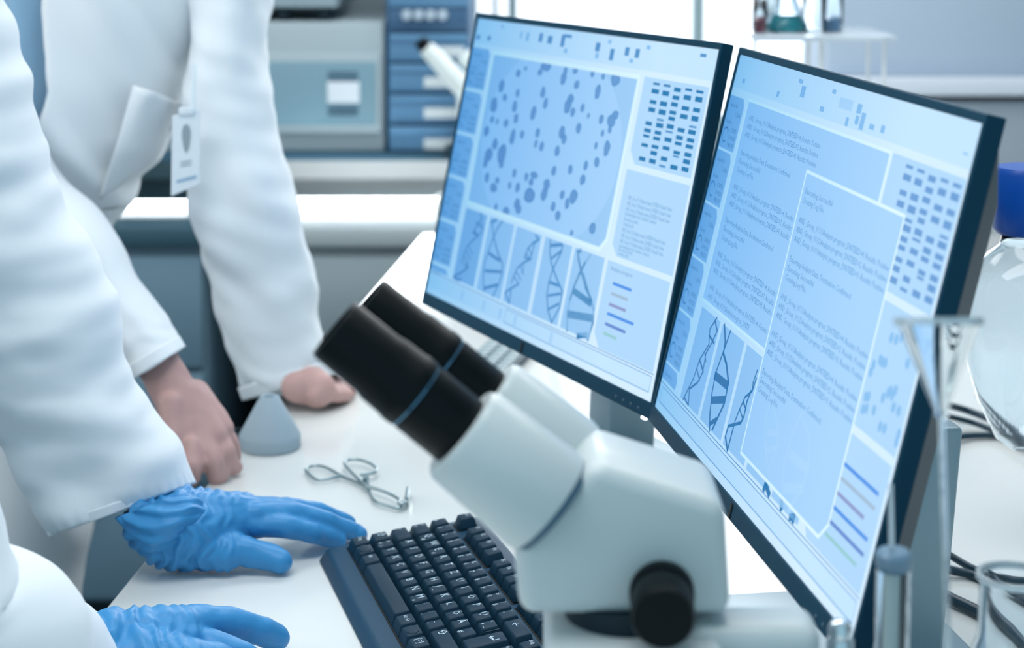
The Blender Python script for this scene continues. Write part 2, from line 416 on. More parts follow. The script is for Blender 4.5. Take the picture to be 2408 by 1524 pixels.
# microscope on the back counter, seen past the left monitor
mY = 3.5
t = thing('microscope', (Q(1120, 400, mY).x, mY, T), 'white microscope on the back counter poking out left of the monitors', 'microscope')
M_w2 = mat('white_enamel', 'e3ecea', .35)
A0, A1 = Q(992, 102, mY), Q(1092, 208, mY); ax = (A1 - A0).normalized()
bm = bmesh.new(); cyl(bm, A0 + ax*.012, A1 + ax*.02, .0165, .023, bev=.002); obj('eyepiece_tube', bm, M_w2, t)
bm = bmesh.new(); cyl(bm, A0 - ax*.008, A0 + ax*.013, .0135, bev=.002); obj('eyecup', bm, M_rubber, t)
bm = bmesh.new(); o2 = V((.045, .03, .012)); cyl(bm, A0 + o2 + ax*.05, A1 + o2 + ax*.02, .0165, .022, bev=.002); obj('eyepiece_tube', bm, M_w2, t)
bm = bmesh.new(); c = A1 + ax*.03; box(bm, (c.x - .035, mY - .03, c.z - .04), (c.x + .07, mY + .05, c.z + .02), .012); obj('head', bm, M_w2, t)
bm = bmesh.new(); box(bm, (c.x + .04, mY - .025, T + .02), (c.x + .09, mY + .045, c.z - .03), .01); obj('arm', bm, M_w2, t)
bm = bmesh.new(); box(bm, (c.x - .08, mY - .06, T + .0005), (c.x + .1, mY + .08, T + .03), .01); obj('base', bm, M_w2, t)
bm = bmesh.new(); box(bm, (c.x - .06, mY - .05, T + .12), (c.x + .045, mY + .07, T + .132), .003); obj('stage', bm, M_black, t)
bm = bmesh.new(); cyl(bm, (c.x - .005, mY + .01, c.z - .039), (c.x - .005, mY + .01, T + .15), .018, .008); obj('objective', bm, M_chrome, t)

# ================================================================ MONITORS
CELLS = [(.3036,.8852,.0079,.0067),(.2782,.8522,.008,.0086),(.249,.8319,.0114,.0145),(.3675,.8712,.0266,.0179),(.3468,.849,.0116,.0118),(.4526,.8417,.0134,.0252),(.4547,.8705,.0085,.0138),(.4957,.8759,.0119,.0128),(.5128,.8304,.0112,.0163),(.5672,.8738,.0086,.0125),(.6614,.8685,.0191,.0218),(.6026,.8213,.0124,.0243),(.1802,.7784,.0139,.0235),(.2072,.7428,.011,.0136),(.1606,.7091,.0175,.0283),(.2633,.7655,.0094,.0153),(.2615,.7203,.012,.0215),(.3768,.7851,.0114,.021),(.3967,.7518,.01,.0208),(.3513,.7128,.0128,.0257),(.499,.7823,.0143,.0181),(.4928,.7577,.0155,.0249),(.5182,.7431,.0106,.0171),(.5541,.763,.0087,.0156),(.6366,.7401,.0094,.0157),(.6751,.7423,.0173,.0215),(.6872,.7623,.0129,.0155),(.6759,.7154,.0076,.0129),(.1671,.6591,.0098,.0146),(.2362,.6574,.0115,.0153),(.2778,.6807,.0106,.019),(.2785,.6186,.0119,.0293),(.3195,.6337,.0104,.0159),(.1497,.6151,.0141,.0195),(.3872,.6525,.0101,.0175),(.3884,.615,.0076,.0161),(.4157,.6116,.0099,.0174),(.4897,.6723,.0131,.0247),(.5038,.6537,.0107,.0179),(.5541,.698,.0116,.0186),(.4853,.611,.0114,.0189),(.6787,.6575,.0125,.0265),(.6354,.6581,.0067,.013),(.2037,.5793,.0138,.0202),(.1819,.5395,.0208,.0241),(.1746,.5125,.0126,.0241),(.245,.5522,.0202,.0356),(.2508,.5208,.0121,.0166),(.1949,.4609,.0111,.0201),(.2364,.4349,.0176,.0165),(.2468,.4624,.0108,.0118),(.3182,.5029,.0098,.0167),(.3079,.4587,.0079,.0139),(.3456,.4599,.0109,.0193),(.3747,.503,.0095,.0156),(.4082,.5152,.0187,.0127),(.3998,.4917,.0113,.0137),(.4031,.4466,.0249,.0272),(.356,.4086,.0141,.0192),(.3673,.3919,.014,.0164),(.4873,.5467,.0108,.0179),(.4682,.4975,.0145,.0215),(.4649,.4682,.0133,.0268),(.5529,.5655,.0104,.0167),(.6102,.5892,.0096,.0165),(.6092,.5455,.0112,.0191),(.6504,.609,.011,.0172),(.5405,.4813,.0105,.0158),(.5861,.4874,.0159,.026),(.5669,.4597,.0103,.0192),(.5125,.4371,.0106,.0176),(.5387,.4132,.0117,.0175),(.682,.4112,.0135,.019),(.2641,.3739,.008,.014),(.3143,.3714,.0169,.0175),(.6066,.3777,.0068,.0094),(.1935,.656,.0069,.0121),(.6512,.6997,.0066,.0121),(.5838,.7425,.0057,.0097),(.6121,.8707,.0079,.0106)]
DNA_LEFT = [([(.199,.338),(.209,.322),(.193,.293),(.18,.264),(.208,.261),(.183,.236),(.164,.209),(.156,.178),(.153,.151)],.006),([(.21,.308),(.226,.287),(.208,.261)],.004),([(.179,.155),(.188,.143),(.158,.116),(.126,.092),(.149,.088),(.166,.097)],.007),([(.185,.302),(.217,.292)],.005),([(.183,.272),(.208,.261)],.005),([(.174,.212),(.198,.193)],.004),([(.165,.195),(.192,.173)],.004),([(.16,.175),(.184,.156)],.004),([(.166,.151),(.185,.142)],.005),([(.257,.327),(.28,.28),(.297,.253),(.32,.224),(.344,.203),(.35,.17),(.344,.13),(.328,.087)],.006),([(.307,.337),(.289,.304),(.279,.266),(.27,.224),(.262,.186),(.266,.145),(.284,.09)],.006),([(.258,.32),(.28,.335)],.008),([(.274,.218),(.329,.209)],.009),([(.271,.157),(.344,.175)],.008),([(.284,.101),(.339,.13)],.009),([(.463,.331),(.481,.322),(.458,.304),(.441,.279),(.435,.25)],.006),([(.481,.322),(.465,.306),(.462,.271),(.462,.253),(.435,.233),(.413,.209),(.403,.176),(.399,.154)],.006),([(.435,.25),(.463,.251)],.005),([(.442,.285),(.462,.265)],.004),([(.438,.265),(.458,.253)],.004),([(.424,.22),(.443,.195)],.004),([(.412,.195),(.438,.176)],.004),([(.407,.177),(.432,.162)],.004),([(.435,.233),(.442,.198)],.004),([(.432,.162),(.399,.135),(.38,.117),(.407,.089),(.403,.131)],.006),([(.528,.333),(.536,.293),(.551,.263),(.57,.24),(.594,.214),(.615,.194),(.616,.146),(.596,.089)],.006),([(.582,.332),(.58,.305),(.567,.268),(.559,.24),(.555,.205),(.556,.166),(.572,.122),(.596,.089)],.006),([(.533,.316),(.577,.332)],.009),([(.547,.279),(.582,.314)],.007),([(.559,.206),(.596,.207)],.008),([(.563,.165),(.61,.186)],.007),([(.575,.126),(.61,.154)],.007),([(.644,.333),(.652,.309),(.673,.274),(.7,.234),(.727,.207),(.746,.179),(.751,.14),(.744,.087)],.008),([(.695,.333),(.679,.301),(.667,.265),(.656,.223),(.65,.18),(.65,.138),(.661,.087)],.008),([(.644,.33),(.656,.334)],.01),([(.66,.209),(.73,.194)],.016),([(.655,.136),(.744,.154)],.018),([(.704,.086),(.737,.1)],.014),([(.682,.27),(.728,.202)],.006)]
DNA_RIGHT = [([(.217,.336),(.195,.297),(.209,.261),(.181,.209),(.173,.155),(.146,.086)],.004),([(.211,.325),(.234,.307),(.219,.265),(.205,.235),(.212,.188),(.199,.155),(.165,.123),(.18,.085)],.004),([(.198,.282),(.233,.274)],.004),([(.2,.233),(.215,.217)],.003),([(.181,.209),(.215,.19)],.004),([(.176,.184),(.207,.164)],.003),([(.148,.093),(.18,.085)],.003),([(.261,.334),(.285,.3),(.29,.27),(.316,.254),(.347,.219),(.351,.169),(.325,.088)],.006),([(.298,.332),(.288,.274),(.277,.216),(.282,.164),(.296,.117),(.314,.08)],.005),([(.276,.207),(.346,.211)],.013),([(.29,.149),(.347,.176)],.012),([(.308,.096),(.332,.118)],.008),([(.459,.299),(.454,.266),(.459,.248),(.435,.222),(.423,.181),(.417,.152)],.004),([(.463,.28),(.459,.248)],.004),([(.454,.246),(.448,.218),(.45,.183),(.444,.163),(.394,.131),(.392,.104),(.416,.08),(.417,.142)],.005),([(.43,.21),(.452,.199)],.004),([(.426,.187),(.45,.173)],.003),([(.6,.081),(.602,.096),(.626,.083)],.01),([(.673,.097),(.682,.083)],.012),([(.717,.082),(.732,.095),(.731,.081)],.01)]
DNA_FAINT = [([(.558,.321),(.538,.264),(.545,.208),(.569,.162),(.598,.123)],.005),([(.564,.251),(.593,.231),(.612,.192),(.6,.119)],.005),([(.561,.197),(.602,.212)],.008),([(.575,.16),(.614,.189)],.008),([(.672,.296),(.655,.237),(.653,.166),(.664,.125)],.006),([(.679,.281),(.714,.261),(.738,.21),(.737,.159),(.707,.092)],.006),([(.666,.196),(.738,.201)],.014),([(.673,.125),(.737,.157)],.014)]
BAR_LEFT = [(.13,.982,.006,.005),(.018,.933,.008,.008),(.074,.935,.008,.008),(.259,.959,.006,.015),(.228,.962,.004,.012),(.32,.963,.008,.015),(.362,.96,.01,.013),(.419,.963,.008,.02),(.438,.98,.016,.005),(.439,.932,.007,.007),(.568,.959,.009,.014),(.571,.932,.006,.009),(.611,.98,.006,.006),(.628,.942,.008,.018),(.684,.958,.008,.013),(.723,.957,.008,.014),(.706,.932,.007,.006),(.951,.978,.01,.005),(.76,.979,.007,.006)]
BAR_RIGHT = [(.053,.934,.007,.006),(.339,.978,.01,.005),(.491,.977,.008,.005),(.359,.955,.01,.014),(.246,.93,.006,.008),(.549,.958,.027,.012),(.604,.957,.009,.011),(.605,.932,.007,.01),(.626,.933,.008,.019),(.664,.928,.009,.006),(.704,.931,.007,.008),(.458,.93,.009,.006),(.971,.937,.007,.002),(.569,.921,.006,.01)]
GEL = [[(.88,.873,.802,.825),(.861,.848,.801,.827),(.828,.817,.802,.825),(.806,.793,.802,.826),(.764,.753,.801,.824),(.743,.732,.801,.825),(.725,.717,.801,.824),(.699,.689,.801,.825),(.659,.647,.802,.825)],
[(.88,.873,.839,.863),(.861,.847,.839,.863),(.83,.816,.838,.863),(.806,.791,.839,.864),(.779,.772,.838,.862),(.766,.753,.839,.864),(.743,.732,.839,.862),(.725,.715,.838,.862),(.701,.691,.838,.862),(.683,.671,.838,.861),(.66,.647,.839,.862)],
[(.876,.864,.877,.9),(.853,.841,.877,.9),(.833,.821,.876,.899),(.809,.798,.876,.899),(.791,.78,.877,.899),(.769,.756,.876,.9),(.75,.744,.875,.9),(.73,.718,.877,.901),(.705,.694,.876,.9),(.674,.662,.877,.899),(.65,.643,.876,.898)],
[(.879,.872,.914,.937),(.86,.846,.914,.938),(.828,.816,.914,.939),(.805,.792,.914,.939),(.765,.753,.914,.938),(.743,.731,.914,.937),(.725,.715,.914,.937),(.699,.689,.915,.937),(.686,.68,.916,.936),(.658,.645,.914,.938)],
[(.879,.871,.951,.975),(.861,.846,.952,.976),(.829,.817,.952,.975),(.806,.791,.952,.975),(.778,.772,.95,.974),(.766,.753,.95,.975),(.742,.731,.951,.975),(.724,.713,.951,.975),(.701,.689,.952,.975),(.682,.669,.952,.975),(.66,.647,.952,.975)]]

WA, HA = .527, .527*.616368
def mon_matrix(x, y, z, ya, ti):
    wd = V((math.cos(ya), math.sin(ya), 0)); n = V((math.sin(ya), -math.cos(ya), 0))
    up = V((0, 0, 1))*math.cos(ti) - n*math.sin(ti); bk = up.cross(wd) * -1
    bk = (wd.cross(up))*-1
    if bk.dot(n) > 0: bk = -bk
    return Matrix(((wd.x, bk.x, up.x, x), (wd.y, bk.y, up.y, y), (wd.z, bk.z, up.z, T + z), (0, 0, 0, 1))), wd, n
_text = {}
def glyphs(s):
    if s not in _text:
        cu = bpy.data.curves.new('t', 'FONT'); cu.body = s; cu.resolution_u = 1; cu.size = 1
        o = bpy.data.objects.new('t', cu); C.objects.link(o); bpy.context.view_layer.update()
        me = o.evaluated_get(bpy.context.evaluated_depsgraph_get()).to_mesh()
        vv = [v.co.copy() for v in me.vertices]; ff = [list(p.vertices) for p in me.polygons]
        o.evaluated_get(bpy.context.evaluated_depsgraph_get()).to_mesh_clear()
        bpy.data.objects.remove(o); bpy.data.curves.remove(cu)
        w0 = max([v.x for v in vv] or [1]); _text[s] = (vv, ff, w0)
    return _text[s]
def add_text(bm, s, M, mi=0, width=None, height=1.):
    vv, ff, w0 = glyphs(s); sx = (width/w0) if width else height
    vs_ = [bm.verts.new(M @ V((v.x*sx, v.y*height, 0))) for v in vv]
    for f in ff:
        try: bm.faces.new([vs_[i] for i in f]).material_index = mi
        except ValueError: pass
SC = ['d3ecff', 'aed6f8', '9ccbf4', '0074ae', 'dcf6ff', '4f92ca', '4a8fe6', '9fb9d2', '8a97c8', '5f86cc', '93c9d0', '86bdec', 'c3e4fd', '6699d2', 'a6d2fa']
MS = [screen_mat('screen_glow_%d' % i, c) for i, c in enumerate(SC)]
BG, PANEL, IMG, DARK, EDGE, TXT, BLUE, GREY, MAUVE, PURP, GREEN, CARD, BAR, CELL, WIN = range(15)
class Screen:
    def __init__(s): s.bm = bmesh.new(); s.k = 0
    def pt(s, u, v): return s.bm.verts.new((u*WA, -s.k*.000012, v*HA))
    def poly(s, pts, c):
        s.k += 1; f = s.bm.faces.new([s.pt(*p) for p in pts]); f.material_index = c
    def rect(s, u0, v0, u1, v1, c): s.poly([(u0, v0), (u1, v0), (u1, v1), (u0, v1)], c)
    def hold(s, fn): k = s.k; fn(); s.k = k + 1
    def ell(s, u, v, ru, rv, c, n=20): s.poly([(u + ru*math.cos(2*math.pi*i/n), v + rv*math.sin(2*math.pi*i/n)) for i in range(n)], c)
    def line(s, pts, w, c):
        s.k += 1; k = HA/WA
        for (a, b), (c2, d) in zip(pts, pts[1:]):
            dx, dy = c2 - a, (d - b)*k; l = math.hypot(dx, dy) or 1; nx, ny = -dy/l*w/2, dx/l*w/2/k
            ex, ey = dx/l*w*.25, dy/l*w*.25/k
            f = s.bm.faces.new([s.pt(*p) for p in ((a+nx-ex, b+ny-ey), (a-nx-ex, b-ny-ey), (c2-nx+ex, d-ny+ey), (c2+nx+ex, d+ny+ey))]); f.material_index = c
    def frame(s, pts, w, c): s.line(pts + [pts[0]], w, c)
    def text(s, t, u, v, c, width, h=.0145):
        M = Matrix(((1, 0, 0, u*WA), (0, 0, 1, -(s.k + .6)*.000012), (0, 1, 0, (v - h*.5)*HA), (0, 0, 0, 1)))
        add_text(s.bm, t, M, c, width*WA, h*HA*1.35)
RES = ['AND_Group_0111\\\\Analysis progress_DNTEED>4. Results: Positive', 'AND_Group_0112\\\\Analysis progress_DNTEED>2. Results: Positive', 'AND_Group_0111\\\\Analysis progress_DNTEED>3. Results: Positive']
RES = [r.replace('\\\\', '\\') for r in RES]
EXP = ['Exporting Analysis Data. Destination Confirmed.', 'Executing Successful', 'Creating Log File.']
def cards(s, u1, hi=.895, n=6, step=.158):
    for i in range(n):
        v1 = hi - i*step; v0 = max(v1 - .145, .085)
        s.poly([(.0, v0), (u1, v0), (u1, v1 - .02), (u1 - .012, v1), (0, v1)], CARD)
        s.text('Sample No', .012, v1 - .024, DARK, .045, .011)
        if v1 - .06 < v0: continue
        s.text('1.%d36' % (3 + i % 5), u1 - .04, v1 - .046, DARK, .032, .013)
        if v1 - .14 < v0 - .001: continue
        s.text('Results', .012, v1 - .07, DARK, .03, .011)
        for j in range(16):
            a0, a1 = math.pi*(.1 + j*.1), math.pi*(.2 + j*.1)
            s.k -= 1; s.line([(.022 + .014*math.cos(a0), v1 - .108 + .02*math.sin(a0)), (.022 + .014*math.cos(a1), v1 - .108 + .02*math.sin(a1))], .003, DARK)
        for j, tx in enumerate(('C787D', 'D9323', '98273')): s.text(tx, .046, v1 - .09 - j*.02, DARK, u1 - .055, .012)
def gel(s, soft=False, du=0., dv=0.):
    s.k += 1
    for col in GEL:
        for v1, v0, u0, u1 in col:
            s.k -= 1; s.rect(u0 + du, v0 + dv, u1 + du, v1 + dv, 13 if soft else TXT if (v1 - v0 < .0075 and v1 < .8) else DARK)
def screen_left():
    s = Screen(); s.rect(0, 0, 1, 1, BG); s.rect(0, .91, 1, 1, BAR)
    for u, v, a, b in BAR_LEFT: s.k -= 1 if s.k > 4 else 0; s.rect(u - a, v - b, u + a, v + b, TXT if a > .007 else CARD)
    cards(s, .096)
    pts = [(.112, .888), (.747, .888), (.743, .392), (.722, .357), (.122, .357)]
    s.poly(pts, IMG)
    # petri dish light disc inside the picture
    s.poly([(max(.118, min(.738, .435 + .30*math.cos(a))), max(.362, min(.883, .62 + .33*math.sin(a)))) for a in [2*math.pi*i/48 for i in range(48)]], WIN)
    k0 = s.k
    for i, (u, v, a, b) in enumerate(CELLS):
        n = 18; r = [1 + .22*nz(i*3.1, math.cos(2*math.pi*k/n)*1.2, math.sin(2*math.pi*k/n)*1.2) for k in range(n)]
        s.k = k0 + i % 2*2; s.poly([(u + a*.92*r[k]*math.cos(2*math.pi*k/n), v + b*.92*r[k]*math.sin(2*math.pi*k/n)) for k in range(n)], TXT)
        s.poly([(u + a*.62*r[k]*math.cos(2*math.pi*k/n), v + b*.68*r[k]*math.sin(2*math.pi*k/n)) for k in range(n)], CELL)
    s.k = k0 + 5; s.frame(pts, .009, EDGE)
    s.poly([(.767, .892), (.99, .892), (.987, .632), (.79, .632), (.767, .67)], PANEL); gel(s)
    s.poly([(.767, .613), (.989, .613), (.989, .355), (.789, .355), (.767, .388)], PANEL)
    for j, v in enumerate((.534, .517, .5)): s.text(RES[j], .791, v, TXT, .156, .013)
    for j, (v, wd) in enumerate(((.486, .113), (.47, .05), (.455, .04))): s.text(EXP[j], .791, v, TXT, wd, .012)
    for j, v in enumerate((.452-.014, .421-.0, .405)): s.text(RES[j], .792, v, TXT, .154, .013)
    for j, (v, wd) in enumerate(((.39, .11), (.379, .05), (.367, .04))): s.text(EXP[j], .792, v, TXT, wd, .011)
    for u0, u1 in ((.124, .232), (.248, .364), (.376, .49), (.506, .62), (.632, .75)): s.rect(u0, .088, u1, .338, CARD if u0 < .2 else IMG)
    for p, w_ in DNA_LEFT: s.k -= 1; s.line(p, w_*.8, DARK if max(q[0] for q in p) > .62 else TXT)
    s.poly([(.763, .337), (.986, .337), (.986, .08), (.788, .08), (.763, .118)], PANEL)
    s.text('Analysis progress', .778, .318, TXT, .08, .013)
    for v, u1, c in ((.276, .863, BLUE), (.246, .857, GREY), (.214, .857, MAUVE), (.186, .892, BLUE), (.155, .87, PURP), (.127, .844, GREEN)): s.line([(.797, v), (u1, v)], .0055, c)
    s.line([(.003, .076), (.99, .076)], .0015, TXT); s.rect(.003, .02, .985, .07, BAR); s.frame([(.4, .024), (.985, .024), (.985, .068), (.4, .068)], .0012, TXT)
    for u in (.18, .29, .37, .44, .6): s.rect(u, .028, u + .012, .062, PANEL)
    return s.bm
def block(s, v, u, wid, n, clip=None):
    for j in range(n):
        tx = RES[j]
        if clip: tx = tx[:clip]
        s.text(tx, u, v - j*.0225, TXT, wid)
def screen_right():
    s = Screen(); s.rect(0, 0, 1, 1, BG); s.rect(0, .91, 1, 1, BAR)
    for u, v, a, b in BAR_RIGHT: s.k -= 1 if s.k > 4 else 0; s.rect(u - a, v - b, u + a, v + b, PANEL if a > .012 else CARD)
    cards(s, .09, .888, 6, .152)
    for u0, u1 in ((.127, .24), (.254, .375), (.388, .5), (.512, .62), (.634, .75)): s.rect(u0, .084, u1, .333, IMG)
    for p, w_ in DNA_RIGHT: s.k -= 1; s.line(p, w_, DARK)
    s.poly([(.76, .892), (.992, .892), (.988, .628), (.79, .628), (.76, .67)], PANEL)
    gel(s, True, .008, 0.)
    s.rect(.76, .352, .988, .61, PANEL)
    for i in range(26):
        s.k -= (i > 0); s.ell(.855 + .13*random.random(), .37 + .22*random.random(), .006, .011, CARD)
    s.poly([(.763, .334), (.986, .334), (.986, .08), (.788, .08), (.763, .118)], PANEL)
    for v, u1, c in ((.27, .968, BLUE), (.241, .968, GREY), (.21, .944, MAUVE), (.18, .969, BLUE), (.15, .969, PURP), (.122, .956, GREEN)): s.line([(.845, v), (u1, v)], .005, c)
    w1 = [(.108, .891), (.752, .891), (.752, .783), (.752, .351), (.118, .351)]
    s.poly(w1, WIN); s.frame([(.108, .891), (.752, .891), (.752, .351), (.118, .351)], .0048, EDGE)
    FW = .36; SH = .318; k = 51
    block(s, .849, .132, FW, 3)
    for j, wd in enumerate((.262, .118, .095)): s.text(EXP[j], .134, .756 - j*.023, TXT, wd)
    block(s, .665, .138, SH, 3, k)
    for j, wd in enumerate((.262, .118, .095)): s.text(EXP[j], .14, .575 - j*.023, TXT, wd)
    block(s, .484, .142, SH, 3, k); s.text(RES[0][:k], .142, .394, TXT, SH); s.text(RES[1][:37], .144, .371, TXT, .235)
    w2 = [(.461, .781), (.845, .781), (.848, .141), (.826, .103), (.475, .105)]
    s.poly(w2, WIN)
    for p, w_ in DNA_FAINT: s.k -= 1; s.line(p, w_, PANEL)
    s.frame(w2, .0048, EDGE)
    s.text(EXP[1], .475, .739, TXT, .118); s.text(EXP[2], .474, .717, TXT, .094)
    block(s, .671, .478, FW, 3)
    for j, wd in enumerate((.262, .118, .095)): s.text(EXP[j], .479, .578 - j*.022, TXT, wd)
    block(s, .489, .481, FW, 3); block(s, .4, .481, FW, 3)
    for j, wd in enumerate((.262, .118, .095)): s.text(EXP[j], .482, .308 - j*.021, TXT, wd)
    s.line([(.003, .075), (.99, .075)], .0015, TXT); s.rect(.003, .02, .985, .068, BAR); s.frame([(.02, .024), (.985, .024), (.985, .066), (.02, .066)], .0012, TXT)
    return s.bm
def monitor(pose, label, scr, back, base_half, neckx):
    M, wd, n = mon_matrix(*pose)
    foot = V(M.translation) + wd*WA*neckx - n*back; foot.z = T
    t = thing('monitor', foot, label, 'monitor', 'two thin-bezel monitors side by side on the bench')
    inv = world_of(t).inverted()
    def put(name, bm, mats, parent=t, **k):
        bmesh.ops.transform(bm, matrix=M, verts=bm.verts)
        return obj(name, bm, mats, parent, **k)
    s, tp, bt = .0045, .0065, .0150
    bm = bmesh.new()   # bezel: four bars around the panel
    o = [(-s, -bt), (WA + s, -bt), (WA + s, HA + tp), (-s, HA + tp)]; i_ = [(0, 0), (WA, 0), (WA, HA), (0, HA)]
    yf, yb = -.0016, .0115
    ov = [[bm.verts.new((x, y, z)) for x, z in o] for y in (yf, yb)]; iv = [[bm.verts.new((x, y, z)) for x, z in i_] for y in (yf, .0015)]
    for k in range(4):
        j = (k + 1) % 4
        bm.faces.new([ov[0][k], ov[0][j], iv[0][j], iv[0][k]]); bm.faces.new([ov[0][k], ov[1][k], ov[1][j], ov[0][j]])
        bm.faces.new([iv[0][k], iv[0][j], iv[1][j], iv[1][k]])
    bm.faces.new(ov[1]); bm.faces.new(iv[1])
    bz = put('bezel', bm, M_bezel, smooth=False); bv = bz.modifiers.new('b', 'BEVEL'); bv.width = .0012; bv.segments = 2; bv.limit_method = 'ANGLE'
    # back shell
    bm = bmesh.new()
    A = [(.004, .0116, .0), (WA - .004, .0116, .0), (WA - .004, .0116, HA), (.004, .0116, HA)]
    B = [(.05, .045, .04), (WA - .05, .045, .04), (WA - .05, .045, HA - .05), (.05, .045, HA - .05)]
    a = [bm.verts.new(q) for q in A]; b = [bm.verts.new(q) for q in B]
    bm.faces.new(a); bm.faces.new(b)
    for k in range(4): bm.faces.new([a[k], a[(k+1) % 4], b[(k+1) % 4], b[k]])
    put('back_shell', bm, M_back, smooth=False)
    # screen
    sb = scr(); me = bpy.data.meshes.new('screen'); sb.to_mesh(me); sb.free()
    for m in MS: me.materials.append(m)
    so = bpy.data.objects.new('screen', me); so.parent = t; C.objects.link(so); so.matrix_parent_inverse = Matrix.Identity(4)
    so.matrix_basis = inv @ M
    so['label'] = 'lit screen of pale blue panels and small text'
    # logo slot, buttons, power light
    bm = bmesh.new(); box(bm, (WA/2 - .0028, -.0022, -.0135), (WA/2 + .0028, -.0012, -.002), .0006); put('emblem', bm, M_rubber)
    for k in range(4):
        bm = bmesh.new(); box(bm, (WA - .062 + k*.014, -.0021, -.0102), (WA - .059 + k*.014, -.0014, -.0078), .0005); put('button', bm, mat('button_grey', '3f5b6b', .4))
    bm = bmesh.new(); box(bm, (WA - .012, -.0012, -.0175), (WA - .006, .003, -.0148), .0008); put('power_light', bm, mat('white_led', 'ffffff', .4, emit='ffffff', es=4), label='small white power light under the bezel')
    # neck and foot (upright, own frame)
    R = Matrix.Rotation(math.atan2(wd.y, wd.x), 4, 'Z'); W = Matrix.Translation(foot) @ R
    bm = bmesh.new(); hw = .0245
    pts = [(-hw, -.030, .008), (-hw, .026, .008), (-hw, .040, .21), (-hw, -.02, .21)]
    prism(bm, [V(q) for q in pts], (2*hw, 0, 0), .004); bmesh.ops.transform(bm, matrix=W, verts=bm.verts)
    obj('neck', bm, mat('silver_plastic', '8fa7b2', .35, metal=.3), t)
    bm = bmesh.new(); box(bm, (-.05, -.055, .14), (.05, -.012, .24), .006); bmesh.ops.transform(bm, matrix=W, verts=bm.verts); obj('mount', bm, M_back, t)
    bm = bmesh.new(); box(bm, (-base_half[0], -.135, .0004), (base_half[1], .075, .014), .004); bmesh.ops.transform(bm, matrix=W, verts=bm.verts); obj('base', bm, mat('silver_plastic', '8fa7b2', .35, metal=.3), t)
    return t
m1 = monitor((-.106215, 2.061361, .154398, -1.1236, .211175), 'left one of the two monitors, its screen showing dark cells under magnification', screen_left, .115, (.12, .12), .5)
m2 = monitor((.123961, 1.576709, .15388, -1.416089, .234127), 'right one of the two monitors, its screen filled with lines of text', screen_right, .13, (.17, .12), .5)

# ================================================================ KEYBOARD
U = .01905
kx, ky, kya, kt = -.0932251, 1.6165450, -1.2884095, .1175913
c_, s_ = math.cos(kya), math.sin(kya)
KM = Matrix.Translation((kx, ky, T + .032)) @ Matrix.Rotation(kya, 4, 'Z') @ Matrix.Rotation(kt, 4, 'X')
kb = thing('keyboard', (KM @ V((.2, -.01, 0))).xy.to_3d() + V((0, 0, T)), 'black full size keyboard with raised keys and white letters on the bench', 'keyboard')
bm = bmesh.new()
X0, X1, Y0, Y1 = -.0105, 22.5*U + .0105, -3.5*U - .0175, 2.95*U + .009
def kpt(x, y, z): return KM @ V((x, y, z))
ztop = -.0095
topc = [kpt(X0, Y0, ztop), kpt(X1, Y0, ztop), kpt(X1, Y1, ztop), kpt(X0, Y1, ztop)]
botc = [V((kpt(x, y, 0).x, kpt(x, y, 0).y, T + .0008)) for x, y in ((X0 - .002, Y0 - .007), (X1 + .002, Y0 - .007), (X1 + .002, Y1 + .002), (X0 - .002, Y1 + .002))]
a = [bm.verts.new(q) for q in topc]; b = [bm.verts.new(q) for q in botc]
bm.faces.new(a); bm.faces.new(b[::-1])
for k in range(4): bm.faces.new([a[k], b[k], b[(k+1) % 4], a[(k+1) % 4]])
bmesh.ops.recalc_face_normals(bm, faces=bm.faces)
bmesh.ops.bevel(bm, geom=list(bm.edges), offset=.003, segments=3, profile=.5, affect='EDGES')
obj('case', bm, M_body, kb)
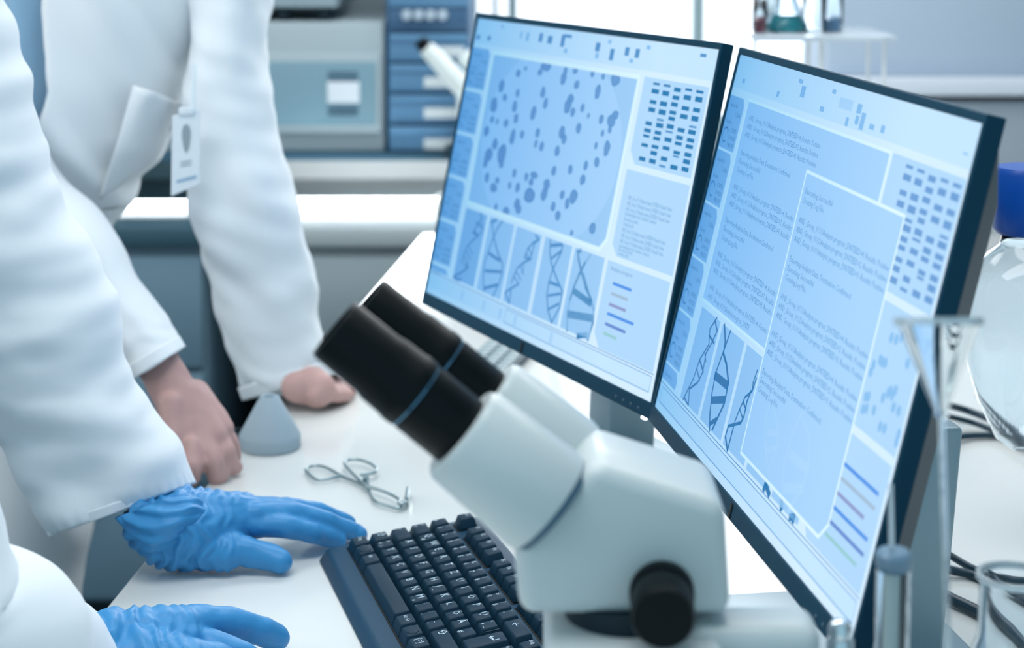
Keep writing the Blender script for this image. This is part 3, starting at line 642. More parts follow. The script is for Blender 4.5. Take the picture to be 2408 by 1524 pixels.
# key wells: recessed-looking dark beds with raised lips
def well(x0, x1, y0, y1):
    bm = bmesh.new(); g = box(bm, (x0 - .001, y0 - .001, ztop - .002), (x1 + .001, y1 + .001, ztop + .0004), .0003)
    bmesh.ops.transform(bm, matrix=KM, verts=bm.verts); obj('key_well', bm, M_rubber, kb)
well(0, 15*U, -3.5*U, 1.5*U); well(0, U, 1.8*U, 2.8*U)
for x in (2, 6.5, 11): well(x*U, (x + 4)*U, 1.8*U, 2.8*U)
well(15.25*U, 18.25*U, 1.8*U, 2.8*U); well(15.25*U, 18.25*U, -.5*U, 1.5*U); well(15.25*U, 18.25*U, -3.5*U, -2.5*U); well(18.5*U, 22.5*U, -3.5*U, 1.5*U)
def key(x, row, wdt=1., leg=(), dome=False, hgt=1.):
    """x: left edge in units; row: centre row"""
    x0, x1 = x*U + .0005, (x + wdt)*U - .0005; y0, y1 = (row - .5)*U + .0005, (row - .5 + hgt)*U - .0005
    bm = bmesh.new(); a = [(x0, y0, ztop + .001), (x1, y0, ztop + .001), (x1, y1, ztop + .001), (x0, y1, ztop + .001)]
    zt = .0 + (.0006 if row > .5 else 0)
    mx, f, bk = .0024, .0038, .0012
    m_ = [(x0 + mx*.35, y0 + f*.35, -.0035), (x1 - mx*.35, y0 + f*.35, -.0035), (x1 - mx*.35, y1 - bk*.35, -.0035), (x0 + mx*.35, y1 - bk*.35, -.0035)]
    b = [(x0 + mx, y0 + f, zt), (x1 - mx, y0 + f, zt), (x1 - mx, y1 - bk, zt), (x0 + mx, y1 - bk, zt)]
    va, vb = [bm.verts.new(q) for q in a], [bm.verts.new(q) for q in b]
    bm.faces.new(va[::-1]); tf = bm.faces.new(vb)
    for k in range(4): bm.faces.new([va[k], va[(k+1) % 4], vb[(k+1) % 4], vb[k]])
    es = [e for e in bm.edges if any(v in vb for v in e.verts)]
    bmesh.ops.bevel(bm, geom=es, offset=.0012, segments=2, profile=.5, affect='EDGES')
    if dome:   # oval thumb key
        lathe(bm, [(.0, .0014), (.55, .0012), (.85, .0006), (1., -.001)], Matrix.Translation(((x0+x1)/2, (y0+y1)/2 + .001, zt)) @ Matrix.Diagonal((.0092*wdt/1.25, .0062, 1, 1)), 28)
    for tx, gx, gy, sz in leg:
        add_text(bm, tx, Matrix.Translation((x0 + mx + gx*U, y0 + f + gy*U, zt + .00012)), 1, None, sz*U)
    bmesh.ops.transform(bm, matrix=KM, verts=bm.verts)
    return obj('key', bm, [M_key, M_legend], kb)
def L1(c): return [(c, .07, .26, .50)]
def L2(a, b): return [(a, .08, .02, .36), (b, .08, .40, .33)]
for i, (a, b) in enumerate(zip('^1234567890ß´', '°!"§$%&/()=?`')): key(i, 1, 1, L2(a, b))
key(13, 1, 2, [('←', .3, .2, .5)])
key(0, 0, 1.5, [('|<', .1, .4, .3), ('>|', .1, .05, .3)])
for i, c in enumerate('QWERTZUIOPÜ'): key(1.5 + i, 0, 1, L1(c) + ([('@', .45, .02, .26)] if c == 'Q' else []) + ([('€', .45, .02, .26)] if c == 'E' else []))
key(12.5, 0, 1, L2('+', '*') + [('~', .45, .02, .26)])
key(13.75, -1, 1.25, [('↵', .2, .95, .6)], hgt=2)
key(13.5, 0, .35)
key(0, -1, 1.75, [('v', .1, .3, .3)])
for i, c in enumerate('ASDFGHJKLÖÄ'): key(1.75 + i, -1, 1, L1(c) + ([('-', .3, .0, .35)] if c in 'FJ' else []))
key(12.75, -1, 1, L2('#', "'"))
key(0, -2, 1.25, [('⇧', .1, .25, .5)]); key(1.25, -2, 1, L2('<', '>') + [('|', .5, .02, .26)])
for i, c in enumerate('YXCVBNM'): key(2.25 + i, -2, 1, L1(c) + ([('µ', .45, .02, .26)] if c == 'M' else []))
for i, (a, b) in enumerate((',;', '.:', '-_')): key(9.25 + i, -2, 1, L2(a, b))
key(12.25, -2, 2.75, [('⇧', .12, .25, .5)])
key(0, -3, 1.25, [('Strg', .08, .3, .28)]); key(1.25, -3, 1.25, dome=True); key(2.5, -3, 1.25, [('Alt', .08, .3, .28)])
key(3.75, -3, 6.25)
key(10, -3, 1.25, [('Alt Gr', .06, .3, .27)]); key(11.25, -3, 1.25, dome=True)
key(12.5, -3, 1.25, [('[=]', .15, .25, .4)]); key(13.75, -3, 1.25, [('Strg', .08, .3, .28)])
key(0, 2.3, 1, [('Esc', .07, .35, .27)])
for i in range(12): key(2 + i + (.5 if i > 3 else 0) + (.5 if i > 7 else 0), 2.3, 1, [('F%d' % (i + 1), .07, .35, .29)])
for i, c in enumerate(('Druck', 'Rollen', 'Pause')): key(15.25 + i, 2.3, 1, [(c, .04, .4, .2)])
for i, c in enumerate(('Einfg', 'Pos1', 'Bild')): key(15.25 + i, 1, 1, [(c, .04, .4, .22)])
for i, c in enumerate(('Entf', 'Ende', 'Bild')): key(15.25 + i, 0, 1, [(c, .04, .4, .22)])
for i, c in enumerate('<v>'): key(15.25 + i, -3, 1, [(c, .15, .3, .35)])
key(16.25, -2, 1, [('^', .15, .3, .35)])

# second keyboard, half hidden under the left monitor
ka, kb_, kc = P(1092, 850, .012), P(1168, 905, .012), P(1229, 840, .012)
K2y = (kc - kb_).normalized(); K2x = V((K2y.y, -K2y.x, 0))
# right edge runs kb_ -> kc ; body extends to the left of it
K2 = Matrix(((-K2x.x, K2y.x, 0, kb_.x), (-K2x.y, K2y.y, 0, kb_.y), (0, 0, 1, T + .0008), (0, 0, 0, 1)))
t = thing('keyboard', V((kb_.x, kb_.y, T + .0008)), 'small grey keyboard lying flat on the bench under the left monitor', 'keyboard')
wK = abs((ka - kb_).dot(-K2x)); 
bm = bmesh.new(); box(bm, (0, 0, 0), (wK, .34, .010), .002); bmesh.ops.transform(bm, matrix=K2, verts=bm.verts); obj('case', bm, mat('dark_slate_plastic', '2d4a58', .5), t)
nx = 3; px_ = (wK - .006)/nx
for j in range(16):
    for i in range(nx):
        bm = bmesh.new(); box(bm, (.003 + i*px_ + .0015, .006 + j*.0205 + .0025, .0095), (.003 + (i+1)*px_ - .0015, .006 + (j+1)*.0205 - .0025, .0135), .0012)
        bmesh.ops.transform(bm, matrix=K2, verts=bm.verts); obj('key', bm, mat('grey_key', '93a9b0', .45), t)

# ================================================================ FOREGROUND MICROSCOPE
Yn, Dp = .93, .079
mt = thing('microscope', (Q(1500, 1400, .96).x, .96, T), 'large cream binocular microscope in the blurred foreground', 'microscope')
def prof(pts, Y): return [Q(x, y, Y) for x, y in pts]
bm = bmesh.new(); prism(bm, prof([(1398, 1092), (1708, 1190), (1722, 1452), (1222, 1452), (1208, 1292)], Yn), (0, Dp, 0), .009, seg=4)
obj('head', bm, M_scope, mt)
yc = .948
J, B0, E_ = Q(1288, 1182, yc), Q(1083, 1014, yc), Q(785, 772, yc)
ax = (E_ - J).normalized(); Lh = (B0 - J).length; Le = (E_ - B0).length
def ocular(off):
    j = J + V(off)
    bm = bmesh.new(); lathe(bm, [(0, .0), (.0305, 0), (.0312, .004), (.0288, Lh - .004), (.0265, Lh), (0, Lh)], frame_to(j, ax), 64, closed=False)
    obj('ocular_housing', bm, M_scope, mt)
    bm = bmesh.new(); lathe(bm, [(0, -.004), (.029, -.004), (.029, .001), (0, .001)], frame_to(j, ax), 64, closed=False); obj('gasket', bm, M_gap, mt)
    bm = bmesh.new()
    lathe(bm, [(0, 0), (.0196, 0), (.0200, .001), (.0200, Le*.33), (.0188, Le*.335), (.0188, Le*.36), (.0203, Le*.365), (.0206, Le*.39), (.0206, Le*.44), (.0200, Le*.46),
               (.0196, Le*.60), (.0186, Le*.66), (.0184, Le*.97), (.0176, Le), (.0150, Le), (.0140, Le - .010), (.0, Le - .011)], frame_to(j + ax*Lh, ax), 64, closed=False)
    e = obj('eyepiece', bm, M_rubber, mt)
    bm = bmesh.new(); lathe(bm, [(.0190, Le*.345), (.0199, Le*.347), (.0199, Le*.358), (.0190, Le*.36)], frame_to(j + ax*Lh, ax), 64, closed=False); obj('ring', bm, mat('polished_ring', '5d87a3', .15, metal=.8), e)
    bm = bmesh.new(); lathe(bm, [(0, Le - .0105), (.0138, Le - .0105), (.012, Le - .0085), (0, Le - .0075)], frame_to(j + ax*Lh, ax), 48, closed=False); obj('lens', bm, M_gloss, e)
ocular((0, 0, 0)); ocular((.011, .060, .0))
# focus knob facing the viewer
kc_ = Q(1556, 1392, Yn)
bm = bmesh.new(); lathe(bm, [(0, -.002), (.0175, -.002), (.0175, .006), (.0155, .007), (.0155, .012), (.0168, .0135), (.0168, .033), (.0155, .036), (0, .036)], frame_to(kc_, V((-.06, -1, -.02))), 56, closed=False)
obj('focus_knob', bm, M_rubber, mt)
zb = Q(1500, 1452, Yn).z
dk = .0105
bm = bmesh.new(); cx_ = Q(1482, 1452, Yn).x; cyl(bm, (cx_, .962, zb + .002), (cx_, .962, zb - dk - .001), .0365, .034, n=64); obj('dovetail', bm, M_gap if False else M_black, mt)
xa, xb = Q(1285, 1470, .90).x, Q(1712, 1470, .90).x
bm = bmesh.new(); box(bm, (xa, .905, zb - dk - .06), (xb, 1.02, zb - dk), .006, seg=3); obj('nosepiece_arm', bm, M_scope, mt)
zr = Q(1800, 1482, .925).z; xr2 = Q(1936, 1482, .925).x
bm = bmesh.new(); box(bm, (xb - .02, .925, zr - .075), (xr2, .925 + .040, zr), .010, seg=4); obj('arm', bm, M_scope, mt)
bm = bmesh.new(); box(bm, (xr2 - .075, .926, T + .03), (xr2 - .002, .964, zr - .07), .008, seg=3); obj('column', bm, M_scope, mt)
bm = bmesh.new(); box(bm, (xa - .05, .86, T + .0006), (xr2 + .005, 1.06, T + .035), .012, seg=3); obj('base', bm, M_scope, mt)
bm = bmesh.new(); box(bm, (xa - .02, .875, T + .105), (xr2 - .07, 1.03, T + .117), .003); obj('stage', bm, M_black, mt)
bm = bmesh.new(); xm = (xa + xb)/2; cyl(bm, (xm, .965, zb - dk - .058), (xm, .965, zb - dk - .085), .03, .026, bev=.002); obj('nosepiece', bm, M_black, mt)
for dx in (-.014, .014):
    bm = bmesh.new(); cyl(bm, (xm + dx, .965, zb - dk - .084), (xm + dx*1.2, .965, T + .13), .009, .006, bev=.001); obj('objective', bm, M_chrome, mt)
# chrome knob on a dark post at the right of the arm
kq = Q(1976, 1480, .95)
bm = bmesh.new(); lathe(bm, [(0, -.03), (.0075, -.03), (.0075, -.006), (.006, -.004), (.0068, .0), (.0050, .0042), (0, .0062)], Matrix.Translation(kq), 40, closed=False)
o = obj('lever_knob', bm, M_chrome, mt, label='polished chrome knob')
bm = bmesh.new(); cyl(bm, kq - V((0, 0, .028)), kq - V((0, 0, .07)), .0105, bev=.001); cyl(bm, kq - V((.014, 0, .04)), kq - V((.04, .0, .045)), .006); obj('lever_post', bm, M_gloss, mt)

# ================================================================ THINGS ON THE BENCH
# grey cone
c0 = P(635, 1052, 0); c0.z = T
t = None
bm = bmesh.new(); lathe(bm, [(0, .0006), (.0338, .0006), (.0345, .002), (.0345, .0145), (.0338, .016), (.0098, .0590), (.0088, .0596), (.0066, .0580), (.0055, .050), (0, .050)], Matrix.Translation(c0), 64, closed=False)
o = obj('rubber_cone', bm, mat('blue_grey_rubber', '9fb2bd', .6)); props(o, 'blue grey truncated cone with a flat rim standing beside the bare fist', 'cone'); base_origin(o)
c1 = P(566, 1046, 0); c1.z = T
bm = bmesh.new(); lathe(bm, [(0, .0006), (.012, .0006), (.012, .016), (.0108, .016), (.0108, .002), (0, .002)], Matrix.Translation(c1), 40, closed=False)
o = obj('glass_dish', bm, M_glass); props(o, 'tiny clear glass dish beside the grey cone', 'dish'); base_origin(o)
# crucible tongs
def TP(pts, z): return [P(x, y, z) for x, y in pts]
tg = thing('crucible_tongs', P(855, 1140), 'steel wire crucible tongs lying open on the bench above the black keyboard', 'tongs')
bm = bmesh.new(); tube(bm, TP([(862, 1146), (838, 1134), (808, 1122), (774, 1103), (752, 1096), (734, 1096), (720, 1103), (722, 1110), (742, 1127), (768, 1127), (800, 1119)], .0045), .0017, 10); 
tube(bm, TP([(862, 1146), (870, 1158), (882, 1178), (905, 1188), (936, 1195), (948, 1186), (960, 1166)], .0045), .0017, 10)
obj('arm', bm, M_steel, tg)
bm = bmesh.new(); tube(bm, TP([(862, 1144), (838, 1122), (822, 1105), (810, 1090), (822, 1081), (848, 1082), (872, 1091), (885, 1103), (878, 1112), (848, 1117)], .0075), .0017, 10)
tube(bm, TP([(862, 1144), (884, 1150), (905, 1157), (925, 1166), (940, 1176), (938, 1184), (950, 1184), (958, 1172)], .0075), .0017, 10)
obj('arm', bm, M_steel, tg)
bm = bmesh.new(); c = P(861, 1145, .0); cyl(bm, c + V((0, 0, .0026)), c + V((0, 0, .0105)), .0035); obj('pivot', bm, M_steel, tg)
bm = bmesh.new(); prism(bm, [P(951, 1188, .002), P(956, 1162, .002), P(964, 1163, .002), P(960, 1190, .002)], (0, 0, .009), .0008); obj('jaw_tip', bm, M_steel, tg)
# paper sheet
pp = [P(2130, 1424, .0006), P(2243, 1535, .0006), P(2260, 1700, .0006), P(2040, 1700, .0006)]
bm = bmesh.new(); prism(bm, pp, (0, 0, .0006)); ps = obj('paper_sheet', bm, mat('white_paper', 'e6ecf5', .6), smooth=False)
props(ps, 'white sheet of paper with a grey curved stripe below the right monitor', 'paper')
bm = bmesh.new(); st = [(2128, 1525), (2160, 1512), (2195, 1504), (2214, 1506)]
for (a, b) in zip(st, st[1:]):
    bm.faces.new([bm.verts.new(P(x, y, .0014)) for x, y in ((a[0], a[1]), (b[0], b[1]), (b[0], b[1] - 9), (a[0], a[1] - 9))])
obj('stripe', bm, M_greyprint, ps, smooth=False)
# cables
def cable(pts, r, label, z=.006):
    (x0, y0, z0), (xe, ye, ze) = pts[0], pts[-1]
    pts = [(x0 - 40, y0 - 12, z0 + .03)] + pts + [(xe + 160, ye + 45, ze), (xe + 420, ye + 60, ze)]
    w_ = [P(x, y, zz) for x, y, zz in pts]
    bm = bmesh.new(); tube(bm, w_, r, 14, sub=10); o = obj('cable', bm, mat('cable_rubber', '123748', .4)); props(o, label, 'cable'); base_origin(o)
cable([(2120, 1262, .05), (2170, 1283, .028), (2225, 1302, .012), (2290, 1338, .005), (2370, 1364, .0038), (2480, 1378, .0038)], .0034, 'thin black cable, upper of the three running behind the glass flask')
cable([(2110, 1300, .03), (2165, 1315, .018), (2225, 1338, .008), (2290, 1354, .0045), (2370, 1392, .0045), (2480, 1432, .0045)], .0040, 'black cable, middle of the three running behind the glass flask')
cable([(2090, 1330, .02), (2150, 1362, .012), (2220, 1400, .007), (2295, 1436, .006), (2370, 1476, .006), (2480, 1540, .006)], .0052, 'thickest blue black cable, lowest of the three behind the glass flask')
cable([(2150, 930, .06), (2218, 950, .03), (2280, 968, .012), (2350, 996, .014), (2408, 1028, .016), (2520, 1120, .0045)], .0042, 'dark cable, topmost of those crossing the bench behind the glass funnel')
cable([(2170, 970, .05), (2222, 978, .025), (2290, 995, .01), (2350, 1018, .009), (2420, 1046, .006), (2520, 1080, .0045)], .0034, 'dark cable, second from the top behind the glass funnel')
cable([(2150, 1040, .02), (2205, 1036, .012), (2270, 1026, .006), (2345, 1024, .005), (2420, 1030, .0045), (2520, 1036, .0045)], .0036, 'dark cable, lowest and flattest behind the glass funnel')

# ---------------------------------------------------------------- glassware
def glass_lathe(name, c, prof_o, th, label, cat, extra=None):
    """prof_o: outer (r, h); wall of thickness th"""
    inner = [(max(r - th, 0), max(h, prof_o[0][1] + th)) for r, h in prof_o[::-1]]
    bm = bmesh.new(); lathe(bm, [(0, prof_o[0][1])] + prof_o + inner + [(0, prof_o[0][1] + th)], Matrix.Translation(c), 64, closed=False)
    return bm
# Erlenmeyer flask at the right edge
fc = Q(2384, 1355, 1.0); fz = fc.z - T; fc = V((fc.x, 1.0, T + .0006))
t = thing('erlenmeyer_flask', fc, 'clear conical glass flask with a tall neck at the right edge', 'flask')
bm = glass_lathe('f', fc, [(.058, 0), (.064, .005), (.064, .012), (.024, fz - .05), (.0195, fz - .036), (.0190, fz - .006), (.0205, fz - .002), (.0200, fz)], .0015, '', '')
obj('vessel', bm, M_glass, t, smooth='keep')
bm = bmesh.new(); lathe(bm, [(.0185, fz - .003), (.0212, fz - .002), (.0212, fz + .001), (.0185, fz + .001)], Matrix.Translation(fc), 64, closed=False); obj('rim', bm, mat('rim_glass', 'dfeaf0', .1, trans=.6), t)
# glass funnel on a tall flask neck
gc = Q(2215, 762, .87); tip = Q(2214, 985, .87); FM = Matrix.Translation(tip) @ Matrix.Rotation(-.235, 4, 'X')
M_thin = mat('thin_glass', 'f4fbff', .02, trans=1, ior=1.16)
t = thing('glass_funnel', V((tip.x, .87, T + .0006)), 'clear glass funnel with a straight rim in front of the right monitor', 'funnel')
hh = gc.z - tip.z; rr_ = .0215
bm = bmesh.new(); lathe(bm, [(rr_, hh), (rr_ - .001, hh), (.0030, .003), (.0006, -.0), (.0005, -.125), (.0012, -.125), (.0014, .0), (.0042, .003)] , FM, 56, closed=False)
obj('cone', bm, M_thin, t)
bm = bmesh.new(); lathe(bm, [(rr_ - .002, hh - .002), (rr_ + .0006, hh - .002), (rr_ + .0006, hh + .002), (rr_ - .002, hh + .002), (rr_ - .002, hh - .002)], FM, 56, closed=False); obj('rim', bm, mat('rim_glass', 'dfeaf0', .1, trans=.6), t)
fb = V((tip.x, .845, T + .0006)); fh = Q(2215, 1590, .845).z - fb.z
bm = glass_lathe('f', fb, [(.040, 0), (.044, .004), (.044, .010), (.010, fh - .03), (.009, fh - .004), (.0105, fh)], .0013, '', '')
o = obj('volumetric_flask', bm, M_glass, smooth='keep'); props(o, 'narrow necked clear flask below the frame holding the glass funnel', 'flask'); base_origin(o)
# measuring cylinder with stopper and rod
mc = Q(2102, 1318, .93); mh = mc.z - T
mb = V((mc.x, .93, T + .0006))
t = thing('glass_bottle', mb, 'slim clear bottle with grey stopper and upright glass rod beside the microscope arm', 'bottle')
bm = glass_lathe('c', mb, [(.0085, 0), (.0092, .002), (.0092, mh - .004), (.0086, mh)], .001, '', ''); obj('vessel', bm, M_glass, t, smooth='keep')
bm = bmesh.new(); cyl(bm, mb + V((-.001, 0, .004)), mb + V((-.001, 0, mh - .006)), .0045); obj('pale_reflection', bm, mat('cream_reflection', 'c9d1cc', .5), t)  # cream core stands in for the pale reflection stripe in the glass
bm = bmesh.new(); cyl(bm, mb + V((.0058, .001, .004)), mb + V((.0058, .001, mh - .006)), .0020); obj('dark_reflection', bm, mat('brown_reflection', '4a4a52', .3), t)  # brown strip stands in for the dark reflection stripe in the glass
bm = bmesh.new(); lathe(bm, [(0, mh - .006), (.0078, mh - .006), (.0098, mh - .003), (.0098, mh + .003), (.008, mh + .005), (0, mh + .005)], Matrix.Translation(mb), 40, closed=False); obj('stopper', bm, mat('grey_stopper', '7d9db5', .25, trans=.3), t)
rt = Q(2095, 1140, .93)
bm = bmesh.new(); cyl(bm, mb + V((-.0012, 0, mh + .004)), V((rt.x, .93, rt.z)), .0016, .0012, n=16); obj('rod', bm, mat('rim_glass', 'dfeaf0', .1, trans=.6), t)
# blue capped vessel on its stand at the right
sb = V((Q(2412, 700, 1.62).x, 1.62, T + .0006))
def zz(py): return Q(2400, py, 1.62).z - sb.z
t = thing('separating_funnel', sb, 'large blue capped glass vessel at the right edge behind the monitor', 'bottle')
bm = bmesh.new(); k = 1.62/F
prof_o = [(.002, zz(1062)), (.010, zz(1056)), (.024, zz(1030)), (.042, zz(940)), (.054, zz(840)), (.058, zz(730)), (.054, zz(650)), (.038, zz(600)), (.025, zz(575)), (.023, zz(545))]
inner = [(r - .0015, h) for r, h in prof_o[::-1]]
lathe(bm, prof_o + inner + [prof_o[0]], Matrix.Translation(sb), 64, closed=False); obj('vessel', bm, M_glass, t, smooth='keep')
bm = bmesh.new(); lathe(bm, [(0, zz(548)), (.028, zz(548)), (.032, zz(535)), (.032, zz(405)), (.029, zz(392)), (0, zz(390))], Matrix.Translation(sb), 64, closed=False); obj('cap', bm, mat('royal_blue_plastic', '0a4fae', .35, spec=.5), t)
bm = bmesh.new(); cyl(bm, sb + V((.15, 0, .012)), sb + V((.15, 0, zz(500))), .005); cyl(bm, sb + V((.15, 0, zz(860))), sb + V((.052, 0, zz(860))), .003)
box(bm, sb + V((.10, -.06, 0)), sb + V((.22, .06, .012)), .003); obj('stand', bm, M_steel, t)


# glass rack with vessels above the monitors
rY = 2.62; ra, rb = Q(1768, 92, rY), Q(2096, 84, rY)
t = thing('glass_shelf', V(((ra.x+rb.x)/2, rY, T)), 'glass shelf on white posts holding beakers above the right monitor', 'shelf')
bm = bmesh.new(); box(bm, (ra.x, rY - .04, ra.z), (rb.x, rY + .16, rb.z + .002), .001); obj('board', bm, mat('pale_glass', 'e3edf5', .1, trans=.3), t)
for px, w_ in ((1775, 5), (1932, 8), (2080, 5)):
    for dy in (0., .12):
        p = Q(px, 100, rY); bm = bmesh.new(); cyl(bm, (p.x, rY + dy, T + .0006), (p.x, rY + dy, ra.z), .0045 if w_ > 5 else .003, n=16); obj('post', bm, mat('white_post', 'eef2f5', .4), t)
zt = rb.z + .0026
def vessel(px, r, h, liquid, name, label, cat, dy=.03, kind='beaker', lh=.4, col='2a9aa4'):
    p = Q(px, 80, rY); b = V((p.x, rY + dy, zt)); t = thing(name, b, label, cat, 'glassware on the glass shelf')
    pr = [(r*.95, 0), (r, .003), (r, h)] if kind == 'beaker' else [(r*.92, 0), (r, .004), (r, .01), (r*.32, h*.72), (r*.3, h)]
    bm = glass_lathe('v', b, pr, .0015, '', ''); obj('vessel', bm, M_glass, t, smooth='keep')
    if liquid:
        bm = bmesh.new(); rr = r - .002
        q = [(0, .002), (rr, .002), (rr, .01), (rr if kind == 'beaker' else r*.62, h*lh), (0, h*lh)]
        lathe(bm, q, Matrix.Translation(b), 40, closed=False); obj('liquid', bm, mat('liquid_'+col, col, .1, trans=.3), t, label='coloured liquid')
vessel(1856, .032, .085, True, 'erlenmeyer_flask', 'conical flask with teal liquid on the glass shelf', 'flask', kind='erl', lh=.32)
vessel(1786, .011, .05, True, 'vial', 'little vial of dark red liquid left of the teal flask', 'vial', dy=.0, lh=.4, col='7a3040')
vessel(1922, .018, .12, False, 'measuring_cylinder', 'empty tall glass cylinder right of the teal flask', 'cylinder')
vessel(1965, .016, .11, True, 'test_tube', 'glass tube with a little blue liquid near the shelf end', 'tube', lh=.18, col='5d86a8')
vessel(1822, .020, .10, False, 'beaker', 'clear empty beaker behind the teal flask', 'beaker', dy=.10)

# ================================================================ PEOPLE
# ---- person leaning on the bench with bare hands
pb = thing('person', (Q(60, 900, 2.2).x, 2.22, 0), 'person in an open white lab coat leaning on the bench with bare hands', 'person')
def spl(*a): return a
bm = bmesh.new()
hip = Q(5, 1050, 2.24); chest = Q(210, 160, 2.24); neck = Q(290, -190, 2.22); shR = Q(-60, -20, 2.2); shL = Q(530, -100, 2.19)
chain(bm, [(hip, .085), (Q(20, 600, 2.23), .085), (Q(110, 200, 2.25), .10), (chest, .10)]); chain(bm, [(chest, .10), (neck, .06)])
chain(bm, [(shR, .045), (chest + V((0, 0, .05)), .08), (shL, .038)])
head = neck + V((.05, -.03, .15)); chain(bm, [(neck, .055), (neck + (head - neck)*.6, .052)]); chain(bm, [(head, .085), (head + V((.02, -.035, -.06)), .055)])
chain(bm, [(head + V((.035, -.09, -.01)), .012), (head + V((.045, -.1, -.03)), .014)])
for s in (-1, 1): chain(bm, [(head + V((.075*s, .01, -.02)), .012), (head + V((.08*s, .015, .01)), .014)])
for dx in (-.09, .09):
    a = V((hip.x - .06 + dx*.8, hip.y, hip.z - .05)); chain(bm, [(a, .06), (V((a.x, a.y, .48)), .055), (V((a.x, a.y + .02, .09)), .04)]); chain(bm, [(V((a.x, a.y + .02, .06)), .04), (V((a.x + .04, a.y - .14, .035)), .034)])
# left arm (seen right), hand flat on the bench behind the eyepieces
elL = Q(584, 530, 2.135); wrL = Q(690, 870, 2.16)
chain(bm, [(shL, .036), (Q(537, 290, 2.14), .038), (elL, .036), (wrL, .027)])
pm = P(748, 916, .026); chain(bm, [(wrL, .026), (P(728, 905, .030), .024), (pm, .022)]); chain(bm, [(P(700, 910, .03), .02), (P(742, 922, .02), .017)])
for i, (a, b) in enumerate((((745, 905), (800, 896)), ((752, 912), (818, 906)), ((752, 920), (826, 918)), ((745, 927), (815, 930)))):
    chain(bm, [(P(*a, .024), .0115), (P((a[0]+b[0])/2, (a[1]+b[1])/2, .018), .0095), (P(*b, .009), .0085)])
chain(bm, [(P(712, 914, .028), .014), (P(722, 930, .016), .011), (P(755, 937, .011), .009)])
# right arm, knuckles bent on the bench
elR = Q(150, 425, 2.01); wrR = Q(382, 872, 1.885)
chain(bm, [(shR, .04), (Q(-60, 200, 2.12), .03), (Q(85, 430, 2.02), .024), (Q(235, 655, 1.945), .023), (Q(325, 780, 1.905), .024), (wrR, .0235)])
Yh = 1.85
chain(bm, [(wrR, .0235), (Q(412, 930, 1.875), .0245), (Q(438, 985, 1.865), .026)])
K = [Q(450, 1045, 1.835), Q(482, 1038, 1.84), Q(511, 1024, 1.85), Q(527, 1006, 1.865)]
for k_, s0 in zip(K, (Q(405, 940, 1.865), Q(425, 935, 1.87), Q(445, 930, 1.88), Q(460, 930, 1.89))): chain(bm, [(s0, .0175), (k_, .0112)])
fing = [((450, 1048), (454, 1092), (449, 1128), (441, 1148)), ((483, 1040), (502, 1084), (510, 1122), (502, 1148)), ((512, 1026), (533, 1060), (545, 1098), (539, 1130)), ((527, 1008), (543, 1036), (551, 1068), (548, 1092))]
for i, f in enumerate(fing):
    r0 = (.0096, .0112, .0096, .0084)[i]; Y = (1.825, 1.84, 1.858, 1.88)[i]
    pts_ = [Q(*f[0], Y), Q(*f[1], Y - .014), Q(*f[2], Y - .006)]
    e = P(f[3][0], f[3][1], .009); pts_.append(V((e.x, max(e.y, Y - .004), T + .0095)))
    chain(bm, list(zip(pts_, (r0*1.04, r0, r0*.92, r0*.85))))
chain(bm, [(Q(402, 950, 1.85), .014), (Q(408, 1030, 1.828), .0115), (Q(420, 1088, 1.82), .0098), (V((P(426, 1146, .01).x, P(426, 1146, .01).y, T + .0105)), .0088)])
def skin_d(co, n): return .0012*nz(co.x*60, co.y*60, co.z*60)
fuse('body', bm, .0028, 3, M_skin, pb, skin_d, True)
bm = bmesh.new(); chain(bm, [(head + V((-.005, .025, .03)), .092), (head + V((0, .03, -.02)), .085)]); fuse('hair', bm, .008, 2, M_hair, pb)
bm = bmesh.new()
for dx in (-.09, .09):
    a = V((hip.x - .06 + dx*.8, hip.y, hip.z - .06)); chain(bm, [(a, .075), (V((a.x, a.y, .48)), .072), (V((a.x, a.y + .02, .12)), .055)])
fuse('trousers', bm, .01, 2, M_trouser, pb)
bm = bmesh.new()
for dx in (-.09, .09): chain(bm, [(V((hip.x - .06 + dx*.8, hip.y + .02, .045)), .043), (V((hip.x - .02 + dx*.8, hip.y - .15, .04)), .038)])
fuse('shoes', bm, .006, 3, M_rubber, pb)

tors = [((-60, -260), (440, -300), 2.22, .12), ((-150, -120), (560, -160), 2.22, .135), ((-160, 20), (520, 0), 2.22, .14), ((-160, 140), (462, 130), 2.22, .14), ((-160, 225), (430, 215), 2.22, .14),
        ((-160, 300), (402, 295), 2.22, .135), ((-160, 360), (386, 352), 2.22, .13), ((-165, 470), (305, 450), 2.22, .125), ((-170, 590), (245, 560), 2.22, .12), ((-175, 760), (205, 740), 2.23, .12),
        ((-180, 1000), (193, 1000), 2.24, .13), ((-185, 1240), (190, 1240), 2.24, .14), ((-190, 1500), (180, 1500), 2.24, .145), ((-200, 2000), (190, 2000), 2.24, .15)]
R_ = rings_from_px(tors)
NT = len(tors) - 1
edge = [(-300, 190, 30), (-140, 178, -60), (20, 168, -70), (130, 178, -50), (215, 183, -5), (250, 175, 30), (300, 158, 75), (352, 136, 128)]
def interp(tab, y, k):
    for a, b in zip(tab, tab[1:]):
        if a[0] <= y <= b[0]: return a[k] + (b[k] - a[k])*(y - a[0])/(b[0] - a[0])
    return tab[-1][k] if y > tab[-1][0] else tab[0][k]
def ring_px(s):
    f = s*NT; i = min(int(f), NT - 1); u = f - i; a, b = tors[i], tors[i+1]
    lx = a[0][0] + (b[0][0] - a[0][0])*u; rx = a[1][0] + (b[1][0] - a[1][0])*u; y = (a[0][1] + a[1][1] + (b[0][1] + b[1][1] - a[0][1] - a[1][1])*u)/2
    return lx, rx, y
